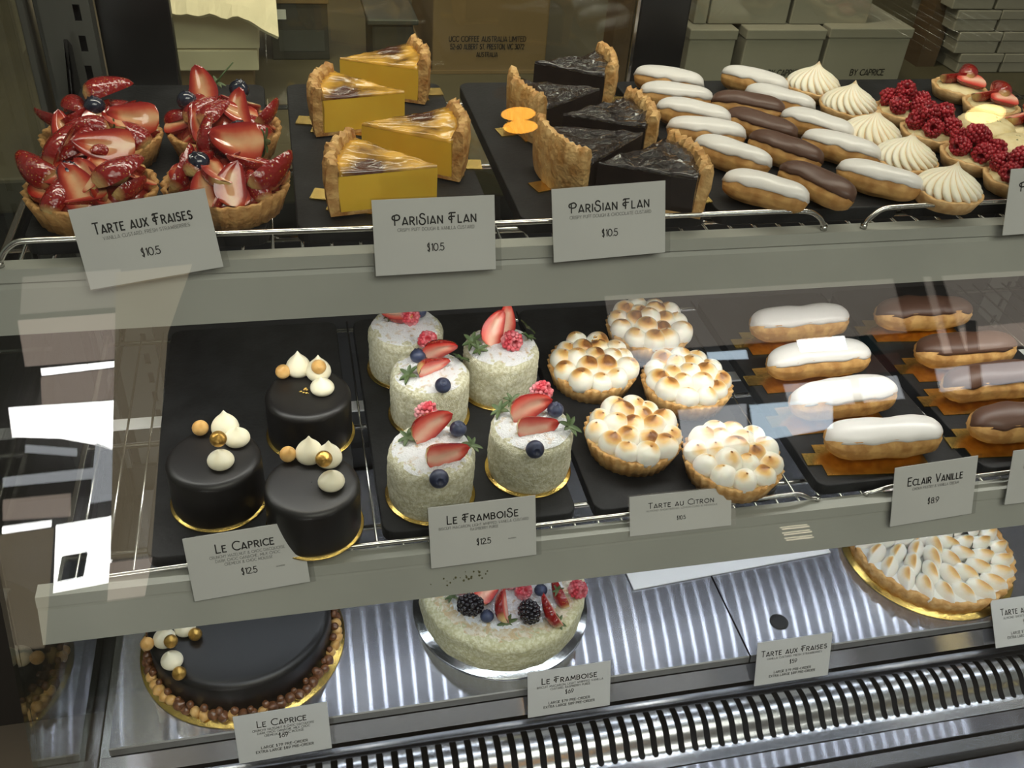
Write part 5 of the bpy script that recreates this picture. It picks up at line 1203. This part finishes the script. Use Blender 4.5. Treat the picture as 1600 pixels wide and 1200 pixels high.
pane(w1, 'foot_glow', [(172, 878), (238, 870), (226, 930), (168, 938)], 'beige_glow', dy=0.03)
w2 = win('glow_panels', 2.0)  # added glowing panels, shaped as the bright patches the glass mirrors
pane(w2, 'bulkhead_glow', [(945, 462), (1640, 420), (1640, 500), (1400, 520), (1040, 545), (960, 548)], 'soft_glow')  # opaque bulkhead made to glow so that its reflection shows
pane(w2, 'mullion', [(1395, 430), (1440, 430), (1475, 560), (1430, 565)], 'shop_wood', dy=0.05)
pane(w2, 'mullion', [(1455, 430), (1470, 430), (1510, 555), (1490, 556)], 'shop_wood', dy=0.05)
pane(w2, 'pane', [(1105, 550), (1165, 546), (1168, 560), (1108, 562)], 'blue_glow')  # sign given a glow of its own
pane(w2, 'pane', [(1246, 530), (1318, 524), (1322, 545), (1252, 549)], 'daylight')
pane(w2, 'pane', [(980, 548), (1060, 540), (1066, 566), (990, 574)], 'dim_glow')
pane(w2, 'poster', [(1320, 528), (1400, 520), (1412, 545), (1325, 550)], 'teal_panel', dy=0.01)
pane(w2, 'poster', [(1352, 556), (1402, 550), (1410, 578), (1356, 584)], 'pink_panel', dy=0.01)
pane(w2, 'pane', [(1225, 600), (1400, 586), (1412, 622), (1236, 640)], 'dim_glow')
pane(w2, 'mullion', [(1328, 588), (1340, 587), (1352, 650), (1340, 652)], 'shop_wood', dy=0.03)
pane(w2, 'pane', [(1060, 640), (1165, 630), (1168, 690), (1070, 705)], 'dim_glow')
pane(w2, 'pane', [(1172, 632), (1300, 622), (1300, 668), (1180, 690)], 'blue_glow')  # pale blue board given a glow of its own
pane(w2, 'pane', [(1456, 515), (1640, 500), (1640, 535), (1470, 552)], 'beige_glow')
pane(w2, 'pane', [(1462, 575), (1640, 560), (1640, 590), (1470, 612)], 'dim_glow')
pane(w2, 'mullion', [(1508, 500), (1524, 500), (1536, 622), (1520, 624)], 'shop_wood', dy=0.03)
def pendant(px, py, y, mt, w, h, n, label, gap):
    c = mirrored(px, py, y); t = thing('pendant_lamp', label, 'lamp', (c.x, c.y, c.z))
    for i in range(n):
        m = MB(); m.ball((0, 0, 0), 1, 20, 12, (w/2, w/3, h/2)); link('bulb', m.mesh('bulb', mt), t, (0.004*i, 0, (n-1)*gap/2-gap*i))
    m = MB(); m.lathe([(w*0.7, h*1.3+gap*n/2), (w*0.7, h*1.35+gap*n/2), (w*0.2, h*2.2+gap*n/2), (0.012, h*2.6+gap*n/2), (0.0005, h*2.6+gap*n/2)], 32, capb=False, capt=False); link('lamp_shade', m.mesh('lamp_shade', 'shop_dark'), t)
    m = MB(); m.tube([(0, 0, h*2.4), (0, 0, max(0.3, 2.9-c.z))], 0.004, 6); link('cord', m.mesh('cord', 'shop_dark'), t)
    return t
pendant(810, 188, -2.0, 'lamp_orange', 0.125, 0.042, 2, 'pendant lamp with an orange bulb, doubled for its second reflection, mirrored beside the chocolate flans', 0.046)  # second bulb added to imitate the double reflection of one lamp
pendant(1538, 178, -2.0, 'lamp_yellow', 0.16, 0.07, 1, 'pendant lamp with a pale yellow glow, mirrored over the cream tartlets', 0.0)
c = mirrored(1240, 822, -1.4)
t = thing('tube_lamp', 'low lamp of three warm white tubes, mirrored on the lower price rail', 'lamp', (c.x, c.y, c.z))
for i in range(3):
    m = MB(); m.tube([(-0.045+0.006*i, 0, -0.017*i), (0.045+0.006*i, 0, -0.017*i)], 0.0022, 8); link('tube', m.mesh('tube', 'lamp_white'), t)
link('back_plate', boxmesh('back_plate', 'shop_dark', -0.06, -0.02, -0.05, 0.07, -0.01, 0.015), t)

t = thing('added_strip_light', 'added strip light out of view behind the case, for glaze highlights', 'lamp', (0.35, 2.46, 2.02))  # unseen lamp added so that glazed tops catch a highlight
link('housing', boxmesh('housing', 'paper_white', -0.95, -0.03, 0.0, 0.95, 0.035, 0.03, 0.003), t)
emit('added_tube', (1.0, 0.93, 0.86), 9)
m = MB(); m.tube([(-0.92, -0.005, -0.022), (0.92, -0.005, -0.022)], 0.02, 12); link('tube', m.mesh('tube', 'added_tube'), t)
